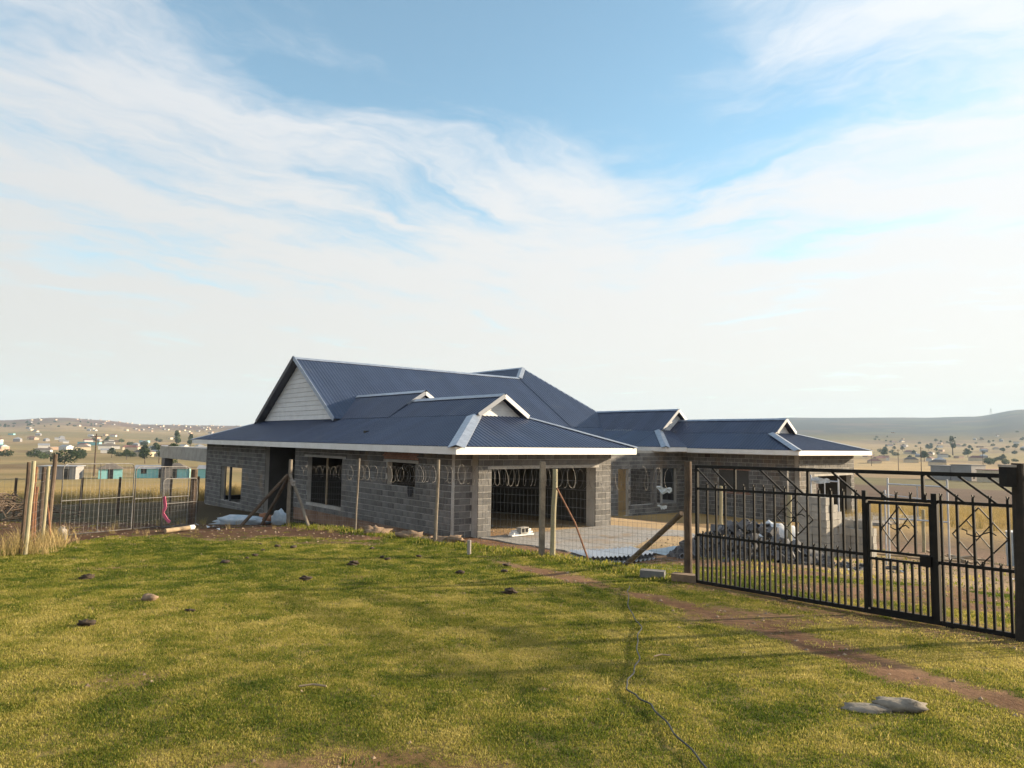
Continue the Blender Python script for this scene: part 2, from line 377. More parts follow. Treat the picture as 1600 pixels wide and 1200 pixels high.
# ------------------------------------------------------------------ the house (local x = along the garage front, y = along the long left wall)
house = empty('house', HO, YAW, 'large unfinished grey block house with dark blue sheet-metal roof', 'house')
BLK = []      # candidates: (distance to the eye, wall, axis, t0, length, z, fixed)
def wall(axis, t0, t1, fixed, z0, z1, th, openings=(), blocks=True, zb=0.0, ztop=None, mt='mortar', name='wall', inward=1):
    """a wall along x ('x', outer face towards -y) or along y ('y', outer face towards -x) with its openings cut out"""
    ts = sorted({t0, t1, *[o[0] for o in openings], *[o[1] for o in openings]}); mb = MB()
    for a, b_ in zip(ts, ts[1:]):
        mid = (a+b_)/2; zz = [z0, z1]
        cut = sorted([(o[2], o[3]) for o in openings if o[0] < mid < o[1]])
        lo = z0; spans = []
        for c0, c1 in cut:
            if c0 > lo: spans.append((lo, c0))
            lo = max(lo, c1)
        if lo < z1: spans.append((lo, z1))
        for s0, s1 in spans:
            if axis == 'x': mb.box(a, b_, fixed, fixed+th*inward, s0, s1)
            else: mb.box(fixed, fixed+th*inward, a, b_, s0, s1)
    w = mb.build(name, mt, house)
    if blocks:
        kz = 0; z = zb; ztop = ztop or z1
        while z+.19 <= ztop+.001:
            t = t0+(.2 if kz % 2 else 0); first = True
            if t > t0: segs = [(t0, t-.016)]
            else: segs = []
            while t < t1:
                segs.append((t, min(t+.384, t1))); t += .4
            for a, b_ in segs:
                parts = [(a, b_)]
                for o in openings:
                    if z+.185 > o[2] and z+.005 < o[3]:
                        nx = []
                        for p0, p1 in parts:
                            if p1 <= o[0] or p0 >= o[1]: nx.append((p0, p1))
                            else:
                                if p0 < o[0]: nx.append((p0, o[0]))
                                if p1 > o[1]: nx.append((o[1], p1))
                        parts = nx
                for p0, p1 in parts:
                    if p1-p0 < .05: continue
                    c = HW(fixed, (p0+p1)/2, z) if axis == 'y' else HW((p0+p1)/2, fixed, z)
                    BLK.append(((c-Vector((0, 0, EYE))).length, w, axis, p0, p1-p0, z, fixed))
            z += .2; kz += 1
    return w
# long left wall, two stretches either side of the recess
wl1 = wall('y', .525, 12.4, 0, 0, 2.95, .2, [(2.6, 4.46, 1.4, 2.2), (7.9, 11.1, .3, 2.2)], ztop=2.8)
wl2 = wall('y', 15.85, 24.8, 0, -1.0, 2.95, .2, [(18.95, 22.15, -.4, 1.4)], zb=-.8, ztop=2.6)
wall('y', 12.4, 15.85, 2.2, -1.0, 3.3, .2, [(13.9, 14.8, -.6, 1.6)], zb=-.8, ztop=2.6)
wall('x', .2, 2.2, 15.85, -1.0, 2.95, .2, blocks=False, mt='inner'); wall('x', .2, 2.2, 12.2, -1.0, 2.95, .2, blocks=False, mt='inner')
# garage front: recessed corner, two piers and the lintel over the wide opening
wall('x', .0, .64, .325, 0, 2.95, .195, ztop=2.6)
wf = wall('x', .645, 6.7, 0, 0, 2.95, .45, [(1.16, 5.9, 0, 2.1)], ztop=2.8)
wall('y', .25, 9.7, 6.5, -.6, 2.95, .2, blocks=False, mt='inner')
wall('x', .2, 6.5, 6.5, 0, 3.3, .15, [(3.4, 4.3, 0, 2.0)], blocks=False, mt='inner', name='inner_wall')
# courtyard: screen wall with the wide window, and the inner wall behind
wall('x', 6.7, 18.9, 5.8, -.75, 2.62, .2, [(13.65, 14.45, -.6, 1.7), (14.6, 18.3, -.1, 1.7)], zb=-.7, ztop=2.5)
wall('x', 6.7, 17.1, 8.1, -.75, 2.3, .2, [(14.9, 15.6, -.6, 1.5)], blocks=False, mt='ochre', name='inner_wall')
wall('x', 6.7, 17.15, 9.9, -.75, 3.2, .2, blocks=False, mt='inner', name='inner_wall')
wall('y', 6.0, 9.9, 17.15, -.75, 3.0, .2, zb=-.7, ztop=2.5)
# right wing
wall('y', -.1, 5.8, 18.9, -.75, 2.95, .2, [(1.9, 3.65, .7, 1.7)], zb=-.7, ztop=2.5)
wall('x', 18.9, 19.6, -.1, -.75, 2.95, .2, zb=-.7, ztop=2.5)
wr = wall('x', 19.6, 25.3, -.35, -.75, 2.95, .25, [(21.2, 24.95, -.7, 1.5)], zb=-.7, ztop=2.5)
wall('x', 19.1, 25.1, 6.0, -.75, 3.2, .15, blocks=False, mt='inner', name='inner_wall')
# outer walls on the far sides and a few partitions
wall('y', -.1, 24.6, 25.1, -.9, 2.95, .2, [(1.5, 3.5, .3, 1.7)], blocks=False, mt='inner')
wall('x', 0, 25.3, 24.6, -1.0, 2.95, .2, [(.25, 3.2, -.4, 1.5), (6, 8, -.2, 1.5)], blocks=False, mt='inner')
wall('y', 6.65, 12.2, 4.2, -.6, 3.2, .15, [(8.2, 9.1, -.5, 1.7)], blocks=False, mt='inner', name='inner_wall')
wall('y', 16.05, 24.6, 4.8, -1.0, 3.2, .15, blocks=False, mt='inner', name='inner_wall')
MB().box(.2, 6.5, .02, 6.5, -.3, -.01).build('floor_slab', 'concrete', house)
MB().box(.2, 6.5, 6.66, 24.5, -1.2, -.62).build('floor_slab', 'concrete', house)
MB().box(6.72, 18.88, 6.02, 24.5, -1.2, -.64).build('floor_slab', 'concrete', house)
MB().box(18.9, 25.1, -.1, 24.5, -1.2, -.68).build('floor_slab', 'concrete', house)
# foundations below the first course
MB().box(.012, .4, .53, 12.4, -1.4, -.004).build('plinth', 'plinth', house)
MB().box(.012, .4, 15.85, 24.8, -1.9, -1.004).build('plinth', 'plinth', house)
MB().box(.66, 6.68, .012, .24, -.8, -.004).build('plinth', 'plinth', house)
MB().box(.03, .64, .34, .525, -.8, -.004).build('plinth', 'plinth', house)
MB().box(18.912, 25.28, -.33, 5.8, -1.6, -.76).build('plinth', 'plinth', house)
# lintels, sills and brick courses over the openings
for a, b_, z in ((7.6, 11.4, 2.2), (2.4, 4.7, 2.2)):
    MB().box(-.022, .02, a, b_, z, z+.09).build('lintel', 'concrete', house)
MB().box(1.0, 6.05, -.02, .02, 2.1, 2.195).build('lintel', 'concrete', house)
MB().box(21.0, 25.15, -.37, -.33, 1.5, 1.6).build('lintel', 'concrete', house)
bm_ = mesh_of(MB().box(-.016, .03, 0, .215, 0, .068), 'redbrick')
for k_ in range(10):
    for j in range(3):
        inst(bm_, 'brick', wl1, (0, 2.42+k_*.225+(.11 if j % 2 else 0), 2.31+j*.077))
for k_ in range(8):
    for j in range(2):
        inst(bm_, 'brick', wr, (18.9, 1.8+k_*.225+(.11 if j % 2 else 0), 1.71+j*.077))
        inst(bm_, 'brick', wr, (18.9, 1.8+k_*.225+(.11 if j % 2 else 0), .53+j*.077))
# window posts and cloth
MB().box(16.35, 16.55, 5.72, 6.0, -.1, 1.7).build('window_post', 'block', house)
MB().bar((.1, 9.4, .3), (.1, 9.4, 2.2), .06).build('window_post', 'timber', house)
MB().bar((.1, 20.9, -.4), (.1, 20.9, 1.4), .10).build('window_post', 'barge', house)
MB().bar((.1, 21.7, -.4), (.1, 21.7, 1.4), .06).build('window_post', 'barge', house)
MB().box(18.97, 19.0, 1.9, 3.65, .7, 1.7).build('window_board', 'inner', house)
MB().poly([(-.02, 2.68, 1.42), (-.02, 3.02, 1.42), (-.03, 2.98, 1.2), (-.035, 2.9, 1.08), (-.03, 2.78, 1.1), (-.02, 2.7, 1.25)]).poly([(-.045, 2.68, 1.42), (-.045, 3.02, 1.42), (-.055, 2.98, 1.2), (-.06, 2.9, 1.08), (-.055, 2.78, 1.1), (-.045, 2.7, 1.25)]).build('hanging_cloth', 'darkcloth', house)
# blocks: the 300 nearest are objects of their own, the rest joined per wall
BLK.sort(key=lambda q: q[0]); cache = {}
for d_, w, axis, t0, ln, z, fx in BLK[:300]:
    key = (axis, round(ln, 2))
    if key not in cache:
        cache[key] = mesh_of(MB().box(-.009, .03, 0, ln, 0, .185) if axis == 'y' else MB().box(0, ln, -.009, .03, 0, .185), 'block')
    j = random.uniform(-.002, .002)
    inst(cache[key], 'block', w, (fx+j, t0, z+.005) if axis == 'y' else (t0, fx+j, z+.005))
rest = {}
for d_, w, axis, t0, ln, z, fx in BLK[300:]:
    mb = rest.setdefault(w.name, (w, MB()))[1]; j = random.uniform(-.002, .002)
    if axis == 'y': mb.box(fx-.009+j, fx+.03, t0, t0+ln, z+.005, z+.19)
    else: mb.box(t0, t0+ln, fx-.009+j, fx+.03, z+.005, z+.19)
for w, mb in rest.values(): tag(mb.build('blockwork', 'block_mass', w), kind='stuff')

# ---- roof
PROF = [(0, 0), (.095, 0), (.115, .017), (.148, .017), (.1715, 0)]
def roof_slope(pts, name='roof_slope', lift=0.0, shift=0.0):
    """ribbed sheet metal laid on a planar convex polygon, one object per sheet 0.686 m wide"""
    root = empty(name, (0, 0, 0)); root.parent = house
    P_ = [Vector(p) for p in pts]; n = Vector((0, 0, 0))
    for i in range(len(P_)): n += P_[i].cross(P_[(i+1) % len(P_)])
    n.normalize()
    if n.z < 0: n = -n
    h = Vector((0, 0, 1)).cross(n).normalized(); s_ = n.cross(h)
    q = [((p-P_[0]).dot(h), (p-P_[0]).dot(s_)) for p in P_]
    x0 = min(a for a, _ in q); x1 = max(a for a, _ in q)
    def span(x):
        ys = []
        for (ax, ay), (bx, by) in zip(q, q[1:]+q[:1]):
            if abs(ax-bx) < 1e-6:
                if abs(x-ax) < 1e-5: ys += [ay, by]
            elif min(ax, bx)-1e-7 <= x <= max(ax, bx)+1e-7: ys.append(ay+(by-ay)*(x-ax)/(bx-ax))
        return (min(ys), max(ys)) if ys else None
    x = x0-shift
    while x < x1-.01:
        xs = [x+k_*.1715+a for k_ in range(4) for a, _ in PROF[:-1]]+[x+.686]; hs_ = [b_ for k_ in range(4) for _, b_ in PROF[:-1]]+[0]
        ext = sorted([(a, 0.0) for a, _ in q if x < a < x+.686]+list(zip(xs, hs_)))
        mb = MB(); pr = None
        for a, hh in ext:
            if a > x1: a = x1
            if a < x0-1e-6: continue
            sp_ = span(min(max(a, x0), x1))
            if sp_ is None: pr = None; continue
            lo = P_[0]+h*a+s_*sp_[0]+n*(hh+lift); hi = P_[0]+h*a+s_*sp_[1]+n*(hh+lift)
            if pr: mb.quad(pr[0], lo, hi, pr[1])
            pr = (lo, hi)
        if mb.f: mb.build('roof_sheet', 'roof', root)
        x += .686
    return root
ZE, ZT = 2.81, 3.85
roof_slope([(-.75, -.75, ZE), (-.75, 25.0, ZE), (1.76, 21.0, ZT), (1.76, 1.76, ZT)])                        # long left skirt
roof_slope([(-.75, -.75, ZE), (7.2, -.75, ZE), (4.1, 1.76, ZT), (1.76, 1.76, ZT)])                          # garage front skirt
roof_slope([(7.2, -.75, ZE), (7.2, 9.13, ZE), (4.1, 11.64, ZT), (4.1, 1.76, ZT)])                           # garage right side
roof_slope([(1.76, 1.6, ZT), (1.76, 7.75, ZT), (2.95, 7.75, 4.6), (2.95, 1.6, 4.6)], lift=.01)              # first gablet
roof_slope([(4.14, 1.6, ZT), (4.14, 7.75, ZT), (2.95, 7.75, 4.6), (2.95, 1.6, 4.6)], lift=.01)
roof_slope([(1.76, 7.45, ZT), (1.76, 11.64, ZT), (3.45, 13.4, 5.0), (3.45, 7.45, 5.0)], lift=.02)           # second gablet
roof_slope([(5.14, 7.45, ZT), (5.14, 11.64, ZT), (3.45, 13.4, 5.0), (3.45, 7.45, 5.0)], lift=.02)
RZ = 6.96
def mz(y): return RZ-.66*(16.35-y)
roof_slope([(1.35, 11.64, mz(11.64)), (1.35, 16.35, RZ), (16.13, 16.35, RZ), (16.13, 11.64, mz(11.64))], lift=.01)   # main front slope
roof_slope([(16.13, 11.64, mz(11.64)), (16.13, 16.35, RZ), (17.5, 17.6, mz(17.6)), (20.9, 11.64, mz(11.64))], lift=.01, shift=.374)
roof_slope([(7.2, 9.13, ZE), (16.4, 9.13, ZE), (18.9, 11.64, ZT), (4.1, 11.64, ZT)])                        # main front skirt
roof_slope([(1.35, 16.35, RZ), (16.13, 16.35, RZ), (9.2, 23.0, 2.57), (1.35, 23.0, 2.57)], lift=.01)        # main back slope
PZ = mz(17.6)
roof_slope([(17.5, 17.6, PZ), (16.13, 16.35, RZ), (9.4, 22.7, PZ-.613*8.1), (9.4, 24, PZ-.613*8.1), (17.5, 24, PZ)], lift=.02)
roof_slope([(17.5, 17.6, PZ), (17.5, 24, PZ), (20.9, 24, mz(11.64)), (20.9, 11.64, mz(11.64))], lift=.005)
roof_slope([(-.75, 25.0, ZE), (26, 25.0, ZE), (20, 21.0, ZT), (1.76, 21.0, ZT)])
# middle wing
roof_slope([(16.4, 5.05, ZE), (16.4, 9.13, ZE), (18.6, 11.33, 3.72), (18.6, 7.25, 3.72)])
roof_slope([(16.4, 5.05, ZE), (24, 5.05, ZE), (21.6, 7.25, 3.72), (18.6, 7.25, 3.72)])
roof_slope([(18.6, 7.0, 3.72), (18.6, 11.5, 3.72), (20.1, 13.3, 4.9), (20.1, 7.0, 4.9)], lift=.01)
roof_slope([(21.6, 7.0, 3.72), (21.6, 11.5, 3.72), (20.1, 13.3, 4.9), (20.1, 7.0, 4.9)], lift=.01)
roof_slope([(21.6, 7.25, 3.72), (24, 5.05, ZE), (26, 9, ZE-.2), (21.6, 11.5, 3.72)])
# right wing
Z3, T3 = 2.77, 3.58
roof_slope([(18.15, -1.1, Z3), (18.15, 5.05, Z3), (19.5, 7.0, T3), (19.5, .95, T3)])
roof_slope([(18.15, -1.1, Z3), (25.7, -1.1, Z3), (21.5, .95, T3), (19.5, .95, T3)])
roof_slope([(25.7, -1.1, Z3), (25.7, 9, Z3), (21.5, 9, T3), (21.5, .95, T3)])
roof_slope([(19.5, .75, T3), (19.5, 7.4, T3), (20.5, 7.4, 4.3), (20.5, .75, 4.3)], lift=.01)
roof_slope([(21.5, .75, T3), (21.5, 7.4, T3), (20.5, 7.4, 4.3), (20.5, .75, 4.3)], lift=.01)

def cap(a, b_, w, mt, name, lift=.05, th=.012, fold=.25):
    """folded metal capping along a ridge or hip"""
    a = Vector(a)+Vector((0, 0, lift)); b_ = Vector(b_)+Vector((0, 0, lift)); d = (b_-a).normalized(); r = d.cross(Vector((0, 0, 1))).normalized(); u_ = r.cross(d)
    mb = MB(); dn = -u_*(w/2*fold)
    e = [a+r*w/2+dn, a, a-r*w/2+dn]; g = [b_+r*w/2+dn, b_, b_-r*w/2+dn]
    for o_ in (Vector((0, 0, 0)), -u_*th):
        for i in (0, 1): mb.quad(e[i]+o_, e[i+1]+o_, g[i+1]+o_, g[i]+o_)
    for i in (0, 2): mb.quad(e[i], g[i], g[i]-u_*th, e[i]-u_*th)
    return mb.build(name, mt, house)
def capj(a, b_, w, mt, name, lift=.05, fold=.25, step=2.4):
    a = Vector(a); b_ = Vector(b_); n_ = max(1, round((b_-a).length/step))
    for i in range(n_): cap(a.lerp(b_, i/n_), a.lerp(b_, (i+1)/n_+(.01 if i < n_-1 else 0)), w, mt, name, lift+.004*(i % 2), fold=fold)
capj((-.8, -.8, ZE), (1.74, 1.74, ZT), .52, 'galv', 'hip_cap', .05, .35)
capj((7.25, -.79, ZE), (4.1, 1.76, ZT), .24, 'galv', 'hip_cap', .05, .4)
capj((-.78, 25.05, ZE), (1.76, 21.0, ZT), .3, 'ridgecap', 'hip_cap', .03, .4)
capj((16.36, 5.0, ZE), (18.55, 7.2, 3.72), .46, 'galv', 'hip_cap', .05, .35)
capj((18.1, -1.15, Z3), (19.45, .9, T3), .46, 'galv', 'hip_cap', .05, .35)
capj((25.75, -1.12, Z3), (21.5, .93, T3), .22, 'galv', 'hip_cap', .04, .4)
capj((16.13, 16.3, RZ), (17.5, 17.58, PZ), .42, 'galv', 'hip_cap', .07, .5)
capj((17.5, 17.6, PZ), (20.9, 11.64, mz(11.64)), .3, 'ridgecap', 'hip_cap', .04, .6)
capj((1.33, 16.35, RZ), (16.13, 16.35, RZ), .34, 'ridgecap', 'ridge_cap', .05, .6)
capj((17.5, 17.6, PZ), (17.5, 24, PZ), .34, 'ridgecap', 'ridge_cap', .06, .6)
capj((2.95, 1.58, 4.6), (2.95, 7.6, 4.6), .36, 'galv', 'ridge_cap', .06, .6)
capj((3.45, 7.4, 5.0), (3.45, 13.4, 5.0), .36, 'galv', 'ridge_cap', .07, .6)
capj((20.1, 6.98, 4.9), (20.1, 13.3, 4.9), .3, 'ridgecap', 'ridge_cap', .05, .6)
capj((20.5, .73, 4.3), (20.5, 7.4, 4.3), .3, 'ridgecap', 'ridge_cap', .05, .6)

def gable_y(y, x0, x1, xa, z0, za, yo, boards=.22, inset=.12):
    """gable face towards -y at y with lap boards, rakes at yo"""
    n_ = max(2, int((za-z0)/boards))
    zs = [z0+(za-z0)*i/n_ for i in range(n_+1)]
    w_ = lambda z: ((x0+inset)+(xa-x0-inset)*(z-z0)/(za-z0), (x1-inset)+(xa-x1+inset)*(z-z0)/(za-z0))
    for a, b_ in zip(zs, zs[1:]):
        l0, r0_ = w_(a); l1, r1_ = w_(b_)
        mb = MB().poly([(l0, y-.022, a), (r0_, y-.022, a), (r1_, y, b_-.004), (l1, y, b_-.004)]).poly([(l0, y-.022, a), (r0_, y-.022, a), (r0_, y+.02, a), (l0, y+.02, a)])
        mb.build('gable_board', 'siding', house)
    for xs in (x0, x1):
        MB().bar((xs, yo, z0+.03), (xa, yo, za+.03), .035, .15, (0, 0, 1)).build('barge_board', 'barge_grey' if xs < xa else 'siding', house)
gable_y(1.9, 1.82, 4.08, 2.95, ZT-.02, 4.54, 1.58)
gable_y(7.75, 2.6, 4.3, 3.45, 4.38, 4.92, 7.43)
gable_y(7.3, 18.7, 21.5, 20.1, 3.72, 4.84, 6.98)
gable_y(1.05, 19.6, 21.4, 20.5, T3, 4.24, .73)
# the big gable on the long side: thirteen lap boards, dark barge boards
zs = [ZT+.02+(RZ-.1-ZT-.02)*i/13 for i in range(14)]
for a, b_ in zip(zs, zs[1:]):
    ya = lambda z, s_: 16.35+s_*(RZ-.12-z)/.66
    MB().poly([(1.738, ya(a, -1), a), (1.738, ya(a, 1), a), (1.76, ya(b_, 1), b_-.006), (1.76, ya(b_, -1), b_-.006)]).poly([(1.738, ya(a, -1), a), (1.738, ya(a, 1), a), (1.79, ya(a, 1), a), (1.79, ya(a, -1), a)]).build('gable_board', 'siding', house)
for s_ in (-1, 1):
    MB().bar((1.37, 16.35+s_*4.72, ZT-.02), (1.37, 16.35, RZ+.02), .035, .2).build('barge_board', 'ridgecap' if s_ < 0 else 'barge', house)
    MB().quad((1.36, 16.35+s_*4.7, ZT-.06), (1.36, 16.35, RZ-.05), (1.75, 16.35, RZ-.05), (1.75, 16.35+s_*4.7, ZT-.06)).build('gable_soffit', 'barge', house)
# fascia boards
def fascia(a, b_, z1, hgt=.22):
    a = Vector(a); b_ = Vector(b_); n_ = max(1, round((b_-a).length/4.2))
    for i in range(n_):
        p, q = a.lerp(b_, i/n_), a.lerp(b_, (i+1)/n_); d = (q-p).normalized()*.003
        MB().bar((p.x+d.x, p.y+d.y, z1-hgt/2), (q.x-d.x, q.y-d.y, z1-hgt/2), .03, hgt).build('fascia_board', 'fascia', house)
E_ = .765
fascia((-E_, -.75, 0), (-E_, 25.0, 0), ZE-.01); fascia((-.78, -E_, 0), (7.215, -E_, 0), ZE-.01); fascia((7.2, -.75, 0), (7.2, 9.1, 0), ZE-.01)
fascia((16.385, 5.05, 0), (16.385, 9.1, 0), ZE-.01); fascia((16.37, 5.035, 0), (18.13, 5.035, 0), ZE-.01); fascia((7.2, 9.11, 0), (16.4, 9.11, 0), ZE-.01)
fascia((18.135, -1.1, 0), (18.135, 5.03, 0), Z3-.01); fascia((18.12, -1.115, 0), (25.715, -1.115, 0), Z3-.01); fascia((25.71, -1.1, 0), (25.71, 9, 0), Z3-.01)
fascia((-.75, 25.02, 0), (26, 25.02, 0), ZE-.01)
# eaves underside
MB().box(-.75, .0, -.74, 25, 2.612, 2.62).build('soffit', 'timber', house)
MB().box(0.02, 7.19, -.74, -.02, 2.612, 2.62).build('soffit', 'timber', house)
MB().box(18.15, 25.7, -1.09, -.37, 2.56, 2.568).build('soffit', 'timber', house)
MB().box(18.15, 18.88, -.35, 5.0, 2.56, 2.568).build('soffit', 'timber', house)
# concrete frame of the veranda past the far end
MB().box(.05, .45, 24.82, 35.2, 1.5, 2.28).build('veranda_beam', 'concrete', house)
MB().box(.0, .5, 33.7, 34.5, -2.6, 1.498).build('veranda_column', 'barge', house)
MB().box(.47, 4.2, 24.84, 35.2, 2.05, 2.26).build('veranda_slab', 'concrete', house)

# ------------------------------------------------------------------ concrete aprons
def pad(name, pts, z, th=.14):
    fine = []
    for i, (a, b_) in enumerate(zip(pts, pts[1:]+pts[:1])):
        for k_ in range(14):
            q = k_/14; v_, u_ = a[0]*(1-q)+b_[0]*q, a[1]*(1-q)+b_[1]*q; w_ = .22 if i and k_ else 0
            fine.append((v_+w_*mn.noise((v_*1.7, u_*1.7, 2)), u_+w_*mn.noise((v_*1.7, u_*1.7, 7))))
    mb = MB(); n_ = len(fine); top = [(*HW(v, u).xy, z) for v, u in fine]
    mb.poly(top)
    for i in range(n_):
        a, b_ = top[i], top[(i+1) % n_]; mb.quad(a, (a[0], a[1], z-th*4), (b_[0], b_[1], z-th*4), b_)
    return tag(mb.build(name, 'gravelc'), kind='structure')
pad('garage_apron', [(.75, -.03), (6.6, -.03), (7.6, -2.6), (6.2, -4.6), (1.0, -3.6)], .03)
pad('wing_apron', [(20.6, -.4), (26.4, -.4), (26.8, -3.2), (21.4, -3.4)], -.5)

# ------------------------------------------------------------------ big steel gate
GA = math.atan2(-3.47, 2.43)
gate = empty('sliding_gate', (2.84, 10.91, .89), GA, 'long black steel sliding gate with spiked bars and diagonal top struts', 'gate')
GL = 4.95
zb = lambda t: .035+.036*t
zm = lambda t: .735+.025*t
z2 = lambda t: 1.43+.02*t
zt = lambda t: 1.765+.014*t
def rail(zf, t0, t1, w, h, name): MB().bar((t0, 0, zf(t0)), (t1, 0, zf(t1)), w, h).build(name, 'black_steel', gate)
rail(zb, 0, GL, .045, .05, 'bottom_rail'); rail(zt, 0, GL, .045, .045, 'top_rail'); rail(z2, 0, GL, .03, .035, 'spike_rail')
rail(zm, .02, 2.63, .03, .035, 'middle_rail'); rail(zm, 3.43, GL, .03, .035, 'middle_rail')
MB().bar((.02, 0, zb(0)), (.02, 0, zt(0)), .045).build('end_post', 'black_steel', gate)
MB().bar((2.63, 0, zb(2.63)), (2.63, 0, z2(2.63)+.09), .05).build('wicket_post', 'black_steel', gate)
MB().bar((3.44, 0, zb(3.44)), (3.44, 0, z2(3.44)+.09), .06).build('wicket_post', 'black_steel', gate)
def spike(mb, t, z0, z1):
    mb.bar((t, 0, z0), (t, 0, z1), .025, .025)
    mb.bar((t-.004, 0, z1), (t-.013, 0, z1+.035), .008, .012); mb.bar((t+.004, 0, z1), (t+.013, 0, z1+.03), .008, .012)
t = .215; k_ = 0
while t < GL-.05:
    if not 2.58 < t < 3.5:
        mb = MB(); spike(mb, t, zb(t), z2(t)+.06); mb.build('bar', 'black_steel', gate)
    elif 2.7 < t < 3.4:
        mb = MB(); spike(mb, t, z2(t)-.02, z2(t)+.06); mb.build('spike', 'black_steel', gate)
    t += .1645
t = .13
while t < GL-.05:
    if not 2.56 < t < 3.5:
        mb = MB(); spike(mb, t, zb(t), zm(t)+.03); mb.build('bar', 'black_steel', gate)
    t += .1645
for a in (.004, .312, 1.141, 1.433, 2.211, 2.527, 3.371, 3.694, 3.989, 4.5):
    MB().bar((a, 0, zt(a)-.02), (a+.365, 0, z2(a+.365)+.015), .022, .022).build('diagonal_strut', 'black_steel', gate)
for a in (.72, 1.874, 3.317, 4.42): MB().bar((a, 0, z2(a)), (a, 0, zt(a)), .032).build('upright', 'black_steel', gate)
def diamond(tc_, z0, z1, w_):
    zc_ = (z0+z1)/2; mb = MB(); y = .014
    for a, b_ in (((tc_-w_, zc_), (tc_, z1)), ((tc_, z1), (tc_+w_, zc_)), ((tc_+w_, zc_), (tc_, z0)), ((tc_, z0), (tc_-w_, zc_))): mb.bar((a[0], y, a[1]), (b_[0], y, b_[1]), .012)
    for s_ in (-1, 1): mb.bar((tc_-s_*w_*.5, y+.012, zc_-(z1-z0)*.27), (tc_+s_*w_*.5, y+.012, zc_+(z1-z0)*.27), .010)
    mb.tube([(tc_+w_*.62*math.cos(q)*(.75 if i % 2 else 1), y-.02, zc_+.03+.035*math.sin(q*2.5)) for i, q in enumerate([math.pi*j/8 for j in range(9)])], .007, 5)
    mb.build('diamond_ornament', 'black_steel', gate)
diamond(1.66, zm(1.66)+.1, z2(1.66)-.05, .27); diamond(3.03, .87, 1.41, .2); diamond(3.88, zm(3.88)+.02, z2(3.88)-.04, .27)
# wicket leaf
mb = MB()
for a, b_ in (((2.68, .18), (2.68, 1.43)), ((2.68, 1.435), (3.40, 1.455))): mb.bar((a[0], -.005, a[1]), (b_[0], -.005, b_[1]), .035)
mb.bar((2.68, -.005, .17), (3.41, -.005, .197), .035); mb.bar((3.395, -.005, .19), (3.395, -.005, 1.45), .035)
for z in (.765, .855): mb.bar((2.68, -.005, z), (3.39, -.005, z+.022), .028)
mb.build('wicket_frame', 'black_steel', gate)
for i in range(8):
    t = 2.765+i*.082; MB().bar((t, -.005, .18), (t, -.005, .79), .025).build('bar', 'black_steel', gate)
for t in (2.82, 3.02, 3.22): MB().bar((t, -.005, .86), (t, -.005, 1.44), .025).build('bar', 'black_steel', gate)
MB().box(3.28, 3.4, -.05, .03, .76, .88).build('lock_box', 'black_steel', gate)
for t in (1.51, 3.57):
    mb = MB(); mb.tube([(t, -.03, zb(t)-.035), (t, .03, zb(t)-.035)], .05, 14); mb.box(t-.03, t+.03, -.025, .025, zb(t)-.04, zb(t)+.02); mb.build('wheel', 'black_steel', gate)
# posts of the big gate
def pole(name, x, y, h, r, mt, lean=(0, 0), label=None, cat=None, parent=None, n=9, taper=.9, z=None):
    z = ground(x, y) if z is None else z; pts = []; rr = []; rd = random.Random(int(x*100)+int(y*77))
    for i in range(6):
        q = i/5; pts.append((lean[0]*q+rd.uniform(-.008, .008)*(1 if 0 < i < 5 else .3), lean[1]*q+rd.uniform(-.008, .008), -.25+(h+.25)*q)); rr.append(r*(1-(1-taper)*q)*rd.uniform(.95, 1.05))
    o = MB().tube(pts, rr, n).build(name, mt, parent, (x, y, z), smooth=False)
    if label: tag(o, label, cat)
    return o
rp = empty('gate_post', (5.22, 7.36, ground(5.22, 7.36)), 0, 'thick dark timber gate post at the end of the steel gate', 'post')
pole('timber', 0, 0, 1.80, .06, 'pole_black', (.035, 0), parent=rp, z=0, n=12)
MB().box(-.15, -.055, -.09, .03, 1.56, 1.76).build('motor_box', 'black_steel', rp)
MB().box(-.155, -.05, -.095, .035, 1.762, 1.785).build('box_lid', 'timber_pale', rp)

# ------------------------------------------------------------------ fences
def fence_wires(root, pts, hts, step=.12, rad=.0021, seed=1, sag=.015, meshtop=None, mtop=1.3):
    rd = random.Random(seed)
    for (x0, y0), (x1, y1) in zip(pts, pts[1:]):
        ln = math.hypot(x1-x0, y1-y0); n_ = max(4, int(ln/.5)); mb = MB()
        def at_(q, h): x = x0+(x1-x0)*q; y = y0+(y1-y0)*q; gz = ground(x0, y0)*(1-q)+ground(x1, y1)*q; return (x, y, gz+h)
        for h in hts:
            off = rd.uniform(-.015, .015)
            mb.tube([at_(i/n_, h+off+rd.uniform(-.006, .006)-sag*4*(i/n_)*(1-i/n_)) for i in range(n_+1)], rad, 3, False)
        if step:
            k_ = int(ln/step)
            for i in range(k_+1):
                q = i/k_; mb.tube([at_(q+rd.uniform(-.002, .002), .04), at_(q+rd.uniform(-.003, .003), mtop*.5), at_(q+rd.uniform(-.002, .002), mtop)], rad*.85, 3, False)
        mb.build('wire_mesh', 'wire', root)
